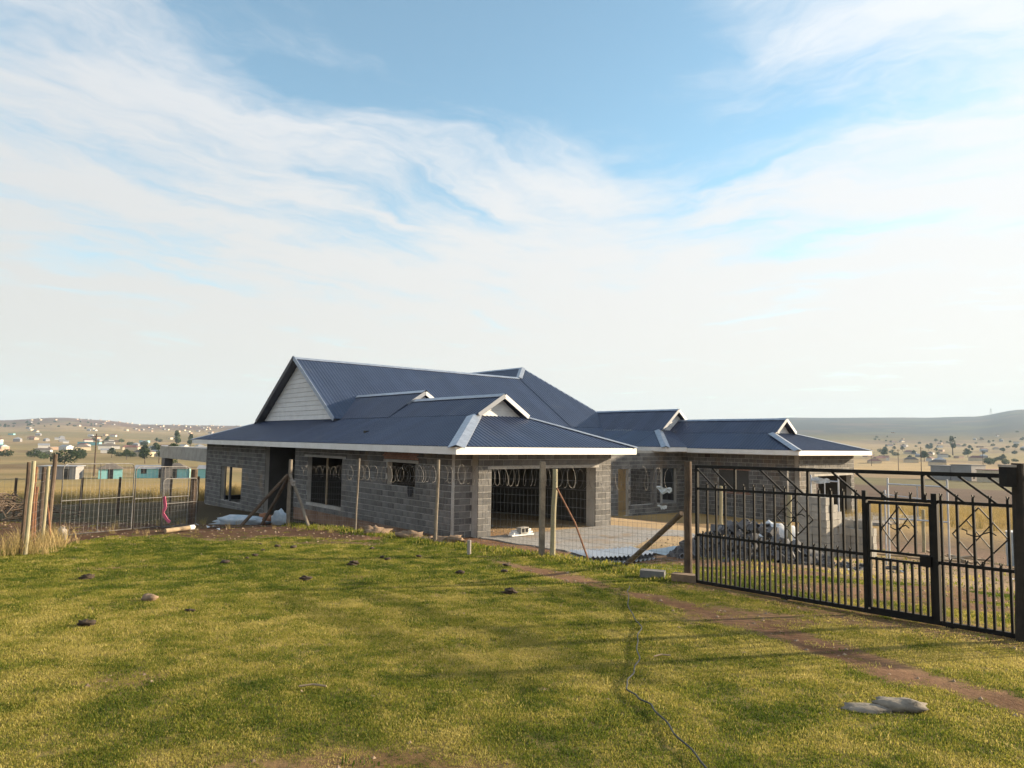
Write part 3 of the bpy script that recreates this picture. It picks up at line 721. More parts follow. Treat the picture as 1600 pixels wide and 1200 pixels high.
def coil(root, pts, hc, r, pitch, seed):
    rd = random.Random(seed); P_ = []; tot = 0
    for (x0, y0), (x1, y1) in zip(pts, pts[1:]):
        ln = math.hypot(x1-x0, y1-y0); d = Vector(((x1-x0)/ln, (y1-y0)/ln, 0)); nn = int(ln/pitch*12)
        for i in range(nn):
            q = i/nn; base = Vector((x0, y0, ground(x0, y0))).lerp(Vector((x1, y1, ground(x1, y1))), q)
            a = 2*math.pi*(i/12)+tot; lp = mn.noise((i/14.0, seed*3.1, 0)); rr = r*(1+.35*lp); sh = pitch*1.0*mn.noise((i/9.0, seed*1.7, 4))
            side = Vector((-d.y, d.x, 0))
            P_.append(base+d*(sh)+side*(rr*.55*math.sin(a))+Vector((0, 0, hc+rr*math.cos(a)-.03*math.sin(q*math.pi)+.03*lp)))
        tot += 2*math.pi*nn/12
    MB().tube(P_, .0023, 3, False).build('razor_coil', 'razor', root)
    mb = MB()
    for i in range(0, len(P_)-1, 2):
        p, q = P_[i], P_[i+1]; d = (q-p).normalized(); s_ = d.cross(Vector((.3, .2, 1))).normalized()*.012; mb.poly([p-s_, p+d*.015, p+s_, p-d*.005])
    mb.build('barbs', 'razor', root)
FPTS = [(-6.62, 21.35), (-4.16, 19.3), (-1.71, 16.52), (.67, 14.22), (2.80, 11.22)]
fr = empty('wire_fence', (0, 0, 0), 0, 'wire mesh fence with razor coil along the top in front of the house', 'fence')
pole('post', -6.62, 21.35, 1.95, .06, 'pole_grey', (.02, 0), parent=fr)
pole('post', -4.16, 19.3, 1.95, .03, 'pole_grey', (.05, 0), parent=fr, n=7); pole('post', -1.71, 16.52, 1.9, .04, 'pole_grey', (.03, 0), parent=fr, n=8)
MB().box(-.05, .05, -.045, .045, -.2, 1.86).build('post', 'pole_grey', fr, (.64, 14.24, ground(.64, 14.24)), .3)
pole('post', .85, 14.2, 1.73, .056, 'pole_pale', (.04, 0), parent=fr)
pole('post', 2.80, 11.22, 1.84, .064, 'pole_dark', (-.01, 0), parent=fr, n=11)
gz = ground
MB().tube([(2.72, 11.32, gz(2.72, 11.3)+1.02), (2.38, 12.15, gz(2.38, 12.15)+.48), (2.02, 13.0, gz(2.02, 13.0)-.05)], .045, 8).build('brace', 'post_brown', fr)
MB().tube([(.92, 14.15, gz(.9, 14.1)+1.35), (1.25, 13.75, gz(1.2, 13.7)+.7), (1.52, 13.5, gz(1.5, 13.5)-.05)], .018, 6).build('brace', 'rusty', fr)
for (ax, ay, bx, by, r_, mt_) in ((-6.66, 21.3, -7.75, 20.55, .05, 'pole_dark'), (-6.62, 21.35, -7.5, 21.6, .05, 'pole_dark'), (-6.6, 21.3, -5.75, 20.55, .045, 'pole_grey')):
    MB().tube([(ax, ay, gz(ax, ay)+1.5), ((ax+bx)/2+.02, (ay+by)/2, (gz(ax, ay)+gz(bx, by))/2+.76), (bx, by, gz(bx, by)-.05)], r_, 7).build('brace', mt_, fr)
fence_wires(fr, FPTS, [.05, .16, .27, .39, .52, .66, .82, 1.0, 1.18, 1.34, 1.52], .11)
coil(fr, FPTS, 1.58, .2, .165, 1)
def rag(name, x, y, z, s, mt, label, cat='rag', seed=1):
    rd = random.Random(seed); mb = MB(); n_ = 7
    for sd in (0, .012):
        g = [[Vector(((i/n_-.5)*s*1.6, sd+.06*s*rd.uniform(-1, 1), (-.5*j/3)*s*(.35+.9*abs(mn.noise((i*.5, seed*2.3, 0)))+.3*math.sin(i/n_*3.1))+.16*s*mn.noise((i*.6, j*.5, seed*1.7))-.12*s*i/n_)) for i in range(n_+1)] for j in range(4)]
        for j in range(3):
            for i in range(n_): mb.quad(g[j][i], g[j][i+1], g[j+1][i+1], g[j+1][i])
    o = mb.build(name, mt, None, (x, y, z), GA, True); return tag(o, label, cat)
rag('plastic_rag', 2.5, 11.6, 2.3, .2, 'film_white', 'torn white plastic caught on the fence wire beside the gate post')
rag('plastic_rag', -6.5, 21.15, 1.78, .42, 'timber_pale', 'crumpled pale plastic hooked on top of the braced fence corner post', seed=4)
rag('plastic_rag', 2.47, 11.62, 2.0, .12, 'film_white', 'small white plastic scrap low on the fence wire by the gate', seed=6)
# second fence behind the gate
f2 = empty('wire_fence', (0, 0, 0), 0, 'low wire fence on pale round posts behind the rubble heap', 'fence')
F2 = [(6.95, 23.6), (6.75, 17.3), (9.6, 22.2), (14.6, 21.0)]
for x, y in F2[:2]: pole('post', x, y, 1.62, .055, 'pole_pale', (.02, 0), parent=f2)
fence_wires(f2, F2[:2], [.3, .55, .8, 1.05, 1.3, 1.5], 0, .0028, 5, .06)
f3 = empty('wire_fence', (0, 0, 0), 0, 'distant wire fence on short posts across the dirt yard at right', 'fence')
F3 = [(11.0, 26.5), (14.2, 24.6), (17.4, 22.8), (20.5, 21.0)]
for x, y in F3: pole('post', x, y, 1.45, .06, 'pole_pale', (.02, 0), parent=f3)
fence_wires(f3, F3, [.3, .6, .9, 1.2], 0, .003, 8, .05)
# left corner fence, edge on, and the fence running out of the picture
f4 = empty('wire_fence', (0, 0, 0), 0, 'short fence of pale round posts and wire mesh seen end-on beside the farm gates', 'fence')
pole('post', -8.77, 13.02, 1.70, .038, 'pole_pale', (.05, 0), parent=f4); pole('post', -8.98, 13.2, 1.68, .035, 'pole_dark', (.05, 0), parent=f4, n=7)
pole('post', -9.80, 15.04, 1.62, .034, 'pole_pale', (.05, 0), parent=f4); pole('post', -9.98, 15.2, 1.6, .045, 'pole_dark', (.03, 0), parent=f4, n=7)
pole('post', -9.62, 14.5, 1.2, .025, 'rusty', (.02, 0), parent=f4, n=6); pole('post', -9.45, 14.2, 1.6, .02, 'rusty', (.0, 0), parent=f4, n=6)
pole('post', -10.3, 16.0, 1.88, .05, 'post_brown', (.06, 0), parent=f4); pole('post', -10.15, 15.95, 1.35, .02, 'rusty', (-.25, 0), parent=f4, n=6)
fence_wires(f4, [(-8.8, 13.05), (-9.8, 15.04), (-10.3, 16.0)], [.08, .2, .32, .45, .6, .75, .92, 1.1, 1.3, 1.48], .14)
f5 = empty('wire_fence', (0, 0, 0), 0, 'wire fence on thin rusty posts running off behind the brush pile', 'fence')
F5 = [(-10.6, 16.6), (-13.4, 18.2), (-14.9, 19.0), (-16.6, 20.0)]
for x, y in F5[1:]: pole('post', x, y, 1.5, .03, 'rusty', (.01, 0), parent=f5, n=6)
fence_wires(f5, F5, [.1, .3, .5, .75, 1.0, 1.3], .3)
f6 = empty('wire_fence', (0, 0, 0), 0, 'far boundary fence on dark posts behind the farm gates', 'fence')
F6 = [(-24.5, 31), (-22.2, 32.0), (-19.6, 32.6), (-18.2, 33.2), (-16.1, 33.8), (-15.0, 34.2)]
for x, y in F6: pole('post', x, y, 1.75, .06, 'pole_dark', (.04, 0), parent=f6, n=7)
fence_wires(f6, F6, [.2, .5, .8, 1.1, 1.4], .4, .0022)
tag(pole('strainer_post', -8.88, 19.95, 1.58, .085, 'pole_dark', (.03, 0), n=10), 'dark stout timber post where the farm gates end', 'post')

# ------------------------------------------------------------------ tubular farm gates
def farm_gate(p0, p1, h, label, mid, zoff=0.06, mt='galv_tube'):
    x0, y0 = p0; x1, y1 = p1; ln = math.hypot(x1-x0, y1-y0); root = empty('farm_gate', (x0, y0, ground(x0, y0)+zoff), math.atan2(y1-y0, x1-x0), label, 'gate', 'tubular farm gates')
    zl = ground(x1, y1)-ground(x0, y0); c = .12; rr = .0135
    pts = [(0, 0, 0), (0, 0, h-c)]+[(c-c*math.cos(a), 0, h-c+c*math.sin(a)) for a in (R(30), R(60), R(90))]+[(ln-c+c*math.sin(a), 0, h-c+c*math.cos(a)+zl*.5) for a in (0, R(30), R(60), R(90))]+[(ln, 0, zl), (0, 0, 0)]
    MB().tube(pts, rr, 7).build('frame', mt, root, smooth=True)
    for q in mid: MB().tube([(ln*q, 0, zl*q), (ln*q, 0, h-.01)], rr*.85, 6).build('upright', 'rusty' if q < .9 and mt == 'galv_tube' and len(mid) > 1 and q > .5 else mt, root)
    MB().tube([(0, 0, h*.48), (ln, 0, h*.48+zl*.5)], rr*.85, 6).build('middle_rail', mt, root)
    mb = MB(); k_ = int(ln/.12)
    for i in range(1, k_): mb.tube([(ln*i/k_, .0, .02+zl*i/k_), (ln*i/k_, 0, h-.02)], .0014, 3, False)
    for i in range(1, 10): mb.tube([(0, 0, h*i/10), (ln, 0, h*i/10)], .0014, 3, False)
    mb.build('wire_mesh', 'wire', root); return root
def lp(q): return (-10.18+1.25*q, 16.1+3.8*q)
farm_gate(lp(.02), lp(.515), 1.6, 'galvanised tube farm gate nearest the rusty corner posts', (.5,))
farm_gate(lp(.53), lp(.985), 1.55, 'galvanised tube farm gate hung beside the stout dark post', (.52,))
farm_gate((-9.05, 18.6), (-8.75, 19.95), 1.25, 'low narrow galvanised gate leaf with a pink cloth, leaning before the wide one', ())
mb = MB(); q_ = [Vector((0, 0, .0)), Vector((.04, .02, -.28)), Vector((-.03, .02, -.42)), Vector((.09, .03, -.6)), Vector((.17, .03, -.66))]
for a, b_ in zip(q_, q_[1:]): mb.bar(a, b_, .07, .02, (0, 1, 0))
tag(mb.build('cloth', 'pink', None, (-9.02, 18.62, ground(-9, 18.6)+.86)), 'pink cloth strip knotted on the low gate leaf', 'cloth')

# ------------------------------------------------------------------ lumps: stones, clods, dung
def lump(name, loc, sx, sy, sz, mt, label, cat, seed, group=None, sink=.25, rough=.35, rz=0, nu=16, nv=10):
    mb = MB(); idx = {}
    for j in range(nv+1):
        for i in range(nu):
            th = math.pi*j/nv; ph = 2*math.pi*i/nu; d = Vector((math.sin(th)*math.cos(ph), math.sin(th)*math.sin(ph), math.cos(th)))
            k_ = 1+rough*mn.fractal(d*1.7+Vector((seed*3.3, seed*1.1, 0)), .8, 2.1, 4)
            mb.v.append((d.x*sx*k_, d.y*sy*k_, d.z*sz*k_+sz*(1-2*sink)))
    for j in range(nv):
        for i in range(nu): mb.f.append((j*nu+i, (j+1)*nu+i, (j+1)*nu+(i+1) % nu, j*nu+(i+1) % nu))
    x, y = loc[:2]; o = mb.build(name, mt, None, (x, y, ground(x, y) if len(loc) < 3 else loc[2]), rz, True)
    return tag(o, label, cat, group)
lump('flat_stone', (2.80, 5.2), .17, .10, .055, 'stone', 'flat pale grey stone half sunk in the lawn near the gate', 'stone', 12, sink=.33, rough=.42, rz=-.2)
lump('flat_stone', (2.56, 5.17), .19, .09, .024, 'stone', 'low cracked stone slab touching the flat pale stone', 'stone', 15, sink=.3, rough=.4)
lump('clay_brick', (-4.35, 8.75), .10, .065, .05, 'clay', 'tan clay brick lump lying alone on the lawn', 'brick', 8, sink=.15, rough=.25)
for i, (x, y, s_, lb) in enumerate([(-4.31, 7.38, .12, 'largest dark dung clod, on the lawn left of the clay brick'), (-6.1, 10.4, .13, 'dark dung clod on the lawn before the farm gates'), (0.02, 9.75, .14, 'dark dung clod in mid lawn, before the garage'), (-3.0, 10.6, .12, 'dark dung clod on the lawn beyond the clay brick'), (-3.6, 8.2, .07, 'small dark clod just beside the clay brick'), (-2.7, 12.4, .14, 'broad dark dung patch on the far lawn')]):
    lump('dung_clod', (x, y), s_*.62, s_*.45, s_*.28, 'dung', lb, 'dung', 20+i, 'dung clods on the lawn', .05, 1.0)
for i in range(15):
    x = random.uniform(-5.5, .8); y = random.uniform(11.2, 15.6)
    if (Vector((x, y, 0))-FP).dot(FN) > -.8: continue
    s_ = random.uniform(.03, .06); lump('dung_crumb', (x, y), s_*1.4, s_, s_*.5, 'dung', 'small dark dung crumb scattered on the far lawn', 'dung', 50+i, 'dung crumbs scattered on the far lawn', -.1, .6, random.uniform(0, 3), 9, 6)
for i, (x, y, s_, lb) in enumerate([(-3.5, 18.5, .34, 'biggest earth mound along the fence foot, below the long wall'), (-2.45, 17.5, .28, 'flat earth mound at the fence foot, between two thin posts'), (-1.95, 17.1, .16, 'small stony mound right beside the grey fence post'), (-1.35, 16.6, .3, 'dark earth mound at the fence foot nearest the white pipe stub')]):
    lump('earth_mound', (x, y), s_*1.0, s_*.7, s_*.42, 'clay', lb, 'mound', 80+i, None, .3, .9)
tag(MB().tube([(0, 0, -.1), (0, 0, .29)], .04, 14).build('pipe_stub', 'timber_pale', None, (-.80, 14.25, ground(-.8, 14.25)), smooth=False), 'short pale plastic pipe standing upright in the lawn', 'pipe')
po = empty('plastic_pipe', (-8.55, 17.8, ground(-8.5, 17.8)+.06), 0, 'tan and white plastic pipe lying before the farm gates', 'pipe')
MB().tube([(0, 0, 0), (.32, .62, .01)], .055, 10).build('pipe_body', 'timber', po); MB().tube([(.32, .62, .01), (.38, .74, .012)], .062, 10).build('pipe_socket', 'plastic_white', po)
cb = [(1.72, 10.3), (1.60, 9.7), (1.42, 8.5), (1.40, 7.6), (1.24, 7.0), (1.14, 6.3), (1.0, 5.84), (.885, 5.5), (.93, 5.25), (1.0, 5.05), (1.03, 4.6), (1.08, 4.11), (1.18, 3.4)]
cpts = []
for i in range(len(cb)-1):
    for j in range(6):
        q = j/6; x = cb[i][0]*(1-q)+cb[i+1][0]*q+.02*math.sin((i*6+j)*1.1); y = cb[i][1]*(1-q)+cb[i+1][1]*q; cpts.append((x, y, ground(x, y)+.035))
for _ in range(2): cpts = [cpts[0]]+[tuple((Vector(a)+Vector(b_)*2+Vector(c))/4) for a, b_, c in zip(cpts, cpts[1:], cpts[2:])]+[cpts[-1]]
tag(MB().tube(cpts, .0062, 7).build('cable', 'cable', None, smooth=True), 'thin dark cable snaking over the lawn towards the camera', 'cable')
for x, y, ln, an, lb in ((-1.44, 5.4, .2, .1, 'pale dry stick on the lawn, left of the cable'), (1.37, 6.45, .16, .3, 'pale dry stick on the lawn, right of the cable')):
    tag(MB().tube([(-ln/2, 0, .03), (0, .012, .038), (ln/2, -.01, .03)], .008, 5).build('stick', 'timber', None, (x, y, ground(x, y)), an), lb, 'stick')

# ------------------------------------------------------------------ building rubble and stacks
def hollow(mt):
    mb = MB(); l, w, h = .39, .19, .19; x0, y0 = -l/2, -w/2
    mb.quad((x0, y0, 0), (x0, -y0, 0), (-x0, -y0, 0), (-x0, y0, 0))
    for a, b_, c, d in (((x0, y0), (-x0, y0), 0, h), ((-x0, y0), (-x0, -y0), 0, h), ((-x0, -y0), (x0, -y0), 0, h), ((x0, -y0), (x0, y0), 0, h)): mb.quad((*a, c), (*b_, c), (*b_, d), (*a, d))
    hx = [(-.165, -.015), (.015, .165)]
    xs = [x0, -.165, -.015, .015, .165, -x0]
    for a, b_ in zip(xs, xs[1:]):
        if (a, b_) in hx:
            mb.quad((a, y0, h), (b_, y0, h), (b_, -.065, h), (a, -.065, h)); mb.quad((a, .065, h), (b_, .065, h), (b_, -y0, h), (a, -y0, h))
            mb.quad((a, -.065, h), (b_, -.065, h), (b_, -.065, .03), (a, -.065, .03)); mb.quad((a, .065, h), (b_, .065, h), (b_, .065, .03), (a, .065, .03))
            mb.quad((a, -.065, h), (a, .065, h), (a, .065, .03), (a, -.065, .03)); mb.quad((b_, -.065, h), (b_, .065, h), (b_, .065, .03), (b_, -.065, .03)); mb.quad((a, -.065, .03), (b_, -.065, .03), (b_, .065, .03), (a, .065, .03))
        else: mb.quad((a, y0, h), (b_, y0, h), (b_, -y0, h), (a, -y0, h))
    return mesh_of(mb, mt)
mat('heap_block', (.10, .10, .11), (.17, .168, .17), 6, .95, bump=.8, bscale=40, rnd=.25)
mat('stack_block', (.27, .26, .24), (.34, .32, .29), 5, .95, bump=.8, bscale=40, rnd=.12)
hb = hollow('heap_block'); sbk = hollow('stack_block')
rd = random.Random(5); HC = (5.7, 17.1)
for i in range(210):
    a = rd.uniform(0, 2*math.pi); q = math.sqrt(rd.random()); lx = 2.0*q*math.cos(a); ly = 1.0*q*math.sin(a)
    x = HC[0]+lx*.92+ly*.3; y = HC[1]+ly-lx*.12; e = 1-q
    hh = .78*min(1, e*1.45)*(1-.30*sstep(-.2, 1.6, lx)) ; o = bpy.data.objects.new('concrete_block', hb); COL.objects.link(o)
    o.location = (x, y, ground(x, y)+max(-.02, hh-.1)+rd.uniform(-.04, .05)); o.rotation_euler = (rd.uniform(-.9, .9), rd.uniform(-.9, .9), rd.uniform(0, 3.1)); k_ = rd.uniform(.35, .9); o.scale = (k_, rd.uniform(.55, .95), rd.uniform(.55, .95))
    tag(o, 'grey concrete block tumbled in the loose heap behind the gate', 'block', 'blocks of the loose heap')
for i in range(22):
    x = rd.uniform(3.8, 9.4); y = rd.uniform(15.0, 16.6)+(x-4)*.15; o = bpy.data.objects.new('concrete_block', hb); COL.objects.link(o); o.location = (x, y, ground(x, y)-.02); o.rotation_euler = (rd.uniform(-.3, .3), rd.uniform(-.4, .4), rd.uniform(0, 3)); k_ = rd.uniform(.3, .8); o.scale = (k_, k_, k_*.8)
    tag(o, 'broken block piece strewn on the ground in front of the heap', 'block', 'block pieces strewn before the heap')
lump('rubble', (HC[0], HC[1]), 1.6, .8, .33, 'heap_block', None, None, 4, None, .35, .3)
bpy.data.objects['rubble']['kind'] = 'stuff'
SX, SY = 8.45, 19.5; sr = R(38)
def stack(cx, cy, nx, ny, rows, lbl, grp, seed):
    rd = random.Random(seed); base = ground(cx, cy)-.02
    for k_ in range(max(rows)):
        for i in range(nx):
            for j in range(ny):
                if k_ >= rows[(i+j*nx) % len(rows)]: continue
                o = bpy.data.objects.new('concrete_block', sbk); COL.objects.link(o)
                lx = (i-(nx-1)/2)*.207+rd.uniform(-.012, .012); ly = (j-(ny-1)/2)*.412+rd.uniform(-.015, .015)
                o.location = (cx+lx*math.cos(sr)-ly*math.sin(sr), cy+lx*math.sin(sr)+ly*math.cos(sr), base+k_*.2); o.rotation_euler = (0, 0, sr+math.pi/2+rd.uniform(-.03, .03))
                tag(o, lbl % ('bottom', 'second', 'third', 'fourth', 'fifth', 'sixth', 'seventh', 'top')[k_], 'block', grp)
stack(SX, SY, 4, 2, [8, 8, 7, 6], 'grey concrete block in the %s layer of the tall neat stack behind the gate', 'blocks of the tall stack', 1)
stack(SX+.95, SY-.05, 3, 2, [4, 5, 4], 'grey concrete block in the %s layer of the lower stack beside the tall one', 'blocks of the lower stack', 2)
o = bpy.data.objects.new('concrete_block', sbk); COL.objects.link(o); o.location = HW(2.0, -.45, .21); o.rotation_euler = (R(90), 0, YAW+.2); tag(o, 'single hollow block lying on the white boards before the garage', 'block')
for i in range(3):
    p = HW(1.95+.1*i, -.55+.12*i, .055+.05*i); tag(MB().box(-.45, .45, -.1, .1, 0, .045).build('white_board', 'plastic_white', None, p, YAW+.15*i), ('bottom', 'middle', 'topmost')[i]+' white board of the small pile before the garage', 'board')
for k_, (x, y, an, lb, m_) in enumerate(((2.28, 11.42, -.35, 'solid grey block lying at the foot of the gate post brace', 'block'), (2.7, 11.05, -.5, 'weathered brown block against the gate post', 'clay'))):
    tag(MB().box(-.19, .19, -.09, .09, -.09, .12).build('concrete_block', m_, None, (x, y, ground(x, y)), an), lb, 'block')
# stack of roof sheets lying by the apron
rs = empty('sheet_bundle', (2.55, 17.2, ground(2.55, 17.2)+.05), R(24), 'bundle of spare corrugated roof sheets lying by the apron', 'roof sheets')
for k_ in range(4):
    mb = MB(); n_ = 30; prev = None
    for i in range(n_+1):
        x = -.9+1.8*i/n_; z = .06*k_+.05*(i % 2)+.10*(x/.9)**2*(.3); a = (x, -.45+.03*k_, z); b_ = (x, .6+.03*k_, z)
        if prev: mb.quad(prev[0], a, b_, prev[1])
        prev = (a, b_)
    mb.build('corrugated_sheet', 'siding' if k_ % 2 else 'barge', rs)
def film(name, x, y, w, d, h, mt, lb, cat, seed, rz=0):
    mb = MB(); nx, ny = 16, 10
    for j in range(ny+1):
        for i in range(nx+1):
            a, b_ = i/nx-.5, j/ny-.5; e = max(0, 1-(abs(a)*2)**3)*max(0, 1-(abs(b_)*2)**3)
            mb.v.append((a*w*(1+.15*mn.noise((j*.4, seed, 1))), b_*d, h*e*(.75+.5*mn.noise((i*.22, j*.3, seed)))+.10*h*mn.noise((i*.8, j*.8, seed+3))))
    for j in range(ny):
        for i in range(nx): mb.f.append((j*(nx+1)+i, j*(nx+1)+i+1, (j+1)*(nx+1)+i+1, (j+1)*(nx+1)+i))
    return tag(mb.build(name, mt, None, (x, y, ground(x, y)+.01), rz, True), lb, cat)
film('plastic_sheet', 4.3, 18.5, 1.3, 1.1, .15, 'plastic_film', 'pale blue plastic film spread beside the block heap', 'sheet', 1, .6)
film('plastic_sheet', 8.1, 21.6, 1.5, 1.3, .8, 'film_white', 'white plastic cover heaped between the block heap and stack', 'sheet', 2)
lump('plastic_sack', (-8.2, 21.7), .72, .25, .17, 'sack_blue', 'long blue-white plastic sack on the ground under the fence braces', 'sack', 5, None, .25, .45, .1)
lump('plastic_sack', (-7.0, 21.7), .24, .2, .26, 'sack_blue', 'upright blue plastic sack at the foot of the fence corner', 'sack', 6, None, .15, .35)
lump('rusty_tin', (-7.45, 21.95), .3, .2, .2, 'rusty', 'rusty bent tin between the two plastic sacks', 'tin', 8, None, .2, .6)
lump('white_sack', (-9.85, 15.8), .10, .08, .17, 'timber_pale', 'slumped pale sack at the foot of the rusty corner posts', 'sack', 9, None, .12, .4)
def scaffold(x, y, w, h, rz, lb, extra=True):
    root = empty('scaffold_frame', (x, y, ground(x, y)), rz, lb, 'scaffold')
    for q in (-.5, .5): MB().tube([(q*w, 0, 0), (q*w, 0, h)], .022, 7).build('upright', 'galv', root)
    for z in (h*.93, h*.55): MB().tube([(-.5*w, 0, z), (.5*w, 0, z-.03)], .02, 7).build('cross_tube', 'galv', root)
    MB().tube([(0, 0, h*.55), (0, 0, h*.93)], .014, 6).build('short_upright', 'galv', root)
    if extra: MB().tube([(-.5*w, .5, 0), (-.5*w, .5, h*.85)], .02, 7).build('upright', 'galv', root); MB().tube([(-.5*w, .5, h*.8), (.5*w, 0, h*.75)], .015, 6).build('brace', 'galv', root)
scaffold(9.7, 17.0, 1.25, 2.15, -.35, 'white steel scaffold frame standing in the dirt yard past the stacks')
scaffold(8.95, 20.3, .75, 2.15, -.1, 'narrow steel scaffold frame with white plastic, before the right wing', False)
rag('plastic_rag', 8.8, 20.25, 2.1, .35, 'film_white', 'white plastic rag hung on the narrow scaffold frame', seed=9)
for i in range(7):
    x = 10.5+rd.uniform(-1.5, 3); y = 19+rd.uniform(-1, 3); tag(MB().bar((-.6, 0, .06), (.6, .05, .10), .09, .05).build('timber_offcut', 'timber', None, (x, y, ground(x, y)), rd.uniform(0, 3)), 'loose timber offcut in the dirt yard beyond the scaffold', 'timber', 'timber offcuts in the yard')
dr = empty('drum', (14.35, 20.2, ground(14.35, 20.2)), 0, 'pale blue drum beyond the end post at the picture edge', 'drum')
MB().tube([(0, 0, 0), (0, 0, .3), (0, 0, .31), (0, 0, .62), (0, 0, .63), (0, 0, .95)], [.3, .3, .315, .315, .3, .3], 18).build('drum_body', 'plastic_film', dr); MB().tube([(0, 0, .95), (0, 0, .98)], .31, 18).build('drum_lid', 'plastic_white', dr)
# brush pile at the left edge
rd = random.Random(9); mb = MB()
for i in range(160):
    x = rd.gauss(0, 1.0); y = rd.gauss(0, .5); z = max(.05, .75-abs(x)*.35+rd.uniform(-.25, .2)); a = rd.uniform(0, 6.28); l_ = rd.uniform(.4, 1.3)
    mb.tube([(x-l_*math.cos(a)/2, y-l_*math.sin(a)/2, z*rd.uniform(.5, 1)), (x, y, z), (x+l_*math.cos(a)/2, y+l_*math.sin(a)/2, max(.03, z*rd.uniform(.3, .9)))], rd.uniform(.008, .022), 4)
bpl = mb.build('brush_pile', 'post_brown', None, (-15.5, 21.5, ground(-15.5, 21.5))); tag(bpl, 'pile of dry brown branches behind the fence at the left edge', 'brush pile', kind='stuff')

# ------------------------------------------------------------------ grass
def leafmat(name, cols, transl=.35, inst_tint=True):
    m = bpy.data.materials.new(name); m.use_nodes = True; M[name] = m; t = m.node_tree; b = t.nodes['Principled BSDF']; b.inputs['Roughness'].default_value = .75; b.inputs['Specular IOR Level'].default_value = .25
    ra = t.nodes.new('ShaderNodeValToRGB'); el = ra.color_ramp.elements
    while len(el) < len(cols): el.new(.5)
    for e, (p_, c) in zip(el, cols): e.position = p_; e.color = (*c, 1)
    if inst_tint:
        a_ = t.nodes.new('ShaderNodeAttribute'); a_.attribute_type = 'INSTANCER'; a_.attribute_name = 'tint'; src = a_.outputs['Fac']
    else: src = t.nodes.new('ShaderNodeNewGeometry').outputs['Random Per Island']
    t.links.new(src, ra.inputs[0]); t.links.new(ra.outputs[0], b.inputs['Base Color'])
    tr = t.nodes.new('ShaderNodeBsdfTranslucent'); t.links.new(ra.outputs[0], tr.inputs['Color']); mx = t.nodes.new('ShaderNodeMixShader'); mx.inputs[0].default_value = transl
    t.links.new(b.outputs[0], mx.inputs[1]); t.links.new(tr.outputs[0], mx.inputs[2]); t.links.new(mx.outputs[0], t.nodes['Material Output'].inputs['Surface'])
    return m
leafmat('lawn_blades', [(0, (.055, .09, .010)), (.28, (.135, .175, .02)), (.5, (.25, .245, .038)), (.75, (.385, .335, .08)), (1, (.50, .42, .14))], .5)
leafmat('dry_blades', [(0, (.20, .17, .06)), (.5, (.36, .27, .11)), (1, (.5, .38, .18))], .35)
def tufts(n_proto, blades, spread, hmin, hmax, wid, mt, seed):
    rd = random.Random(seed); c = bpy.data.collections.new(mt+'_tufts')
    for k_ in range(n_proto):
        mb = MB()
        for i in range(blades):
            a = rd.uniform(0, 6.283); r_ = spread*math.sqrt(rd.random()); x, y = r_*math.cos(a), r_*math.sin(a); h = rd.uniform(hmin, hmax); w = wid*rd.uniform(.7, 1.3)
            b_ = rd.uniform(0, 6.283); ln = h*rd.uniform(.3, 1.1); dx, dy = ln*math.cos(b_), ln*math.sin(b_); sx, sy = -math.sin(b_)*w/2, math.cos(b_)*w/2
            i0 = len(mb.v); mb.v += [(x-sx, y-sy, -.008), (x+sx, y+sy, -.008), (x+dx*.4-sx*.8, y+dy*.4-sy*.8, h*.65), (x+dx*.4+sx*.8, y+dy*.4+sy*.8, h*.65), (x+dx, y+dy, h)]
            mb.f += [(i0, i0+1, i0+3, i0+2), (i0+2, i0+3, i0+4)]
        me = mesh_of(mb, mt); o = bpy.data.objects.new('tuft', me); c.objects.link(o)
    return c
def scatter(name, pts, coll, label, cat):
    """points carry rotation, scale, tint; geometry nodes put a tuft on each"""
    me = bpy.data.meshes.new(name); me.from_pydata([p[0] for p in pts], [], [])
    for an, ty, ix in (('rot', 'FLOAT', 1), ('scl', 'FLOAT', 2), ('tint', 'FLOAT', 3)):
        a_ = me.attributes.new(an, ty, 'POINT'); a_.data.foreach_set('value', [p[ix] for p in pts])
    o = bpy.data.objects.new(name, me); COL.objects.link(o); tag(o, label, cat, kind='stuff')
    ng = bpy.data.node_groups.new(name, 'GeometryNodeTree'); ng.interface.new_socket('Geometry', in_out='INPUT', socket_type='NodeSocketGeometry'); ng.interface.new_socket('Geometry', in_out='OUTPUT', socket_type='NodeSocketGeometry')
    n = ng.nodes; l = ng.links; gi = n.new('NodeGroupInput'); go_ = n.new('NodeGroupOutput')
    mp_ = n.new('GeometryNodeMeshToPoints'); iop = n.new('GeometryNodeInstanceOnPoints'); ci = n.new('GeometryNodeCollectionInfo'); ci.inputs['Collection'].default_value = coll; ci.inputs['Separate Children'].default_value = True; ci.inputs['Reset Children'].default_value = True
    def attr(nm):
        x = n.new('GeometryNodeInputNamedAttribute'); x.data_type = 'FLOAT'; x.inputs['Name'].default_value = nm; return x.outputs['Attribute']
    cr_ = n.new('ShaderNodeCombineXYZ'); l.new(attr('rot'), cr_.inputs[2])
    l.new(gi.outputs[0], mp_.inputs[0]); l.new(mp_.outputs[0], iop.inputs['Points']); l.new(ci.outputs[0], iop.inputs['Instance']); iop.inputs['Pick Instance'].default_value = True
    e2r = n.new('FunctionNodeEulerToRotation'); l.new(cr_.outputs[0], e2r.inputs[0]); l.new(e2r.outputs[0], iop.inputs['Rotation']); l.new(attr('scl'), iop.inputs['Scale'])
    l.new(iop.outputs[0], go_.inputs[0]); md = o.modifiers.new('scatter', 'NODES'); md.node_group = ng
    return o
tc1 = tufts(8, 20, .07, .006, .021, .005, 'lawn_blades', 3)
rd = random.Random(21); pts = []
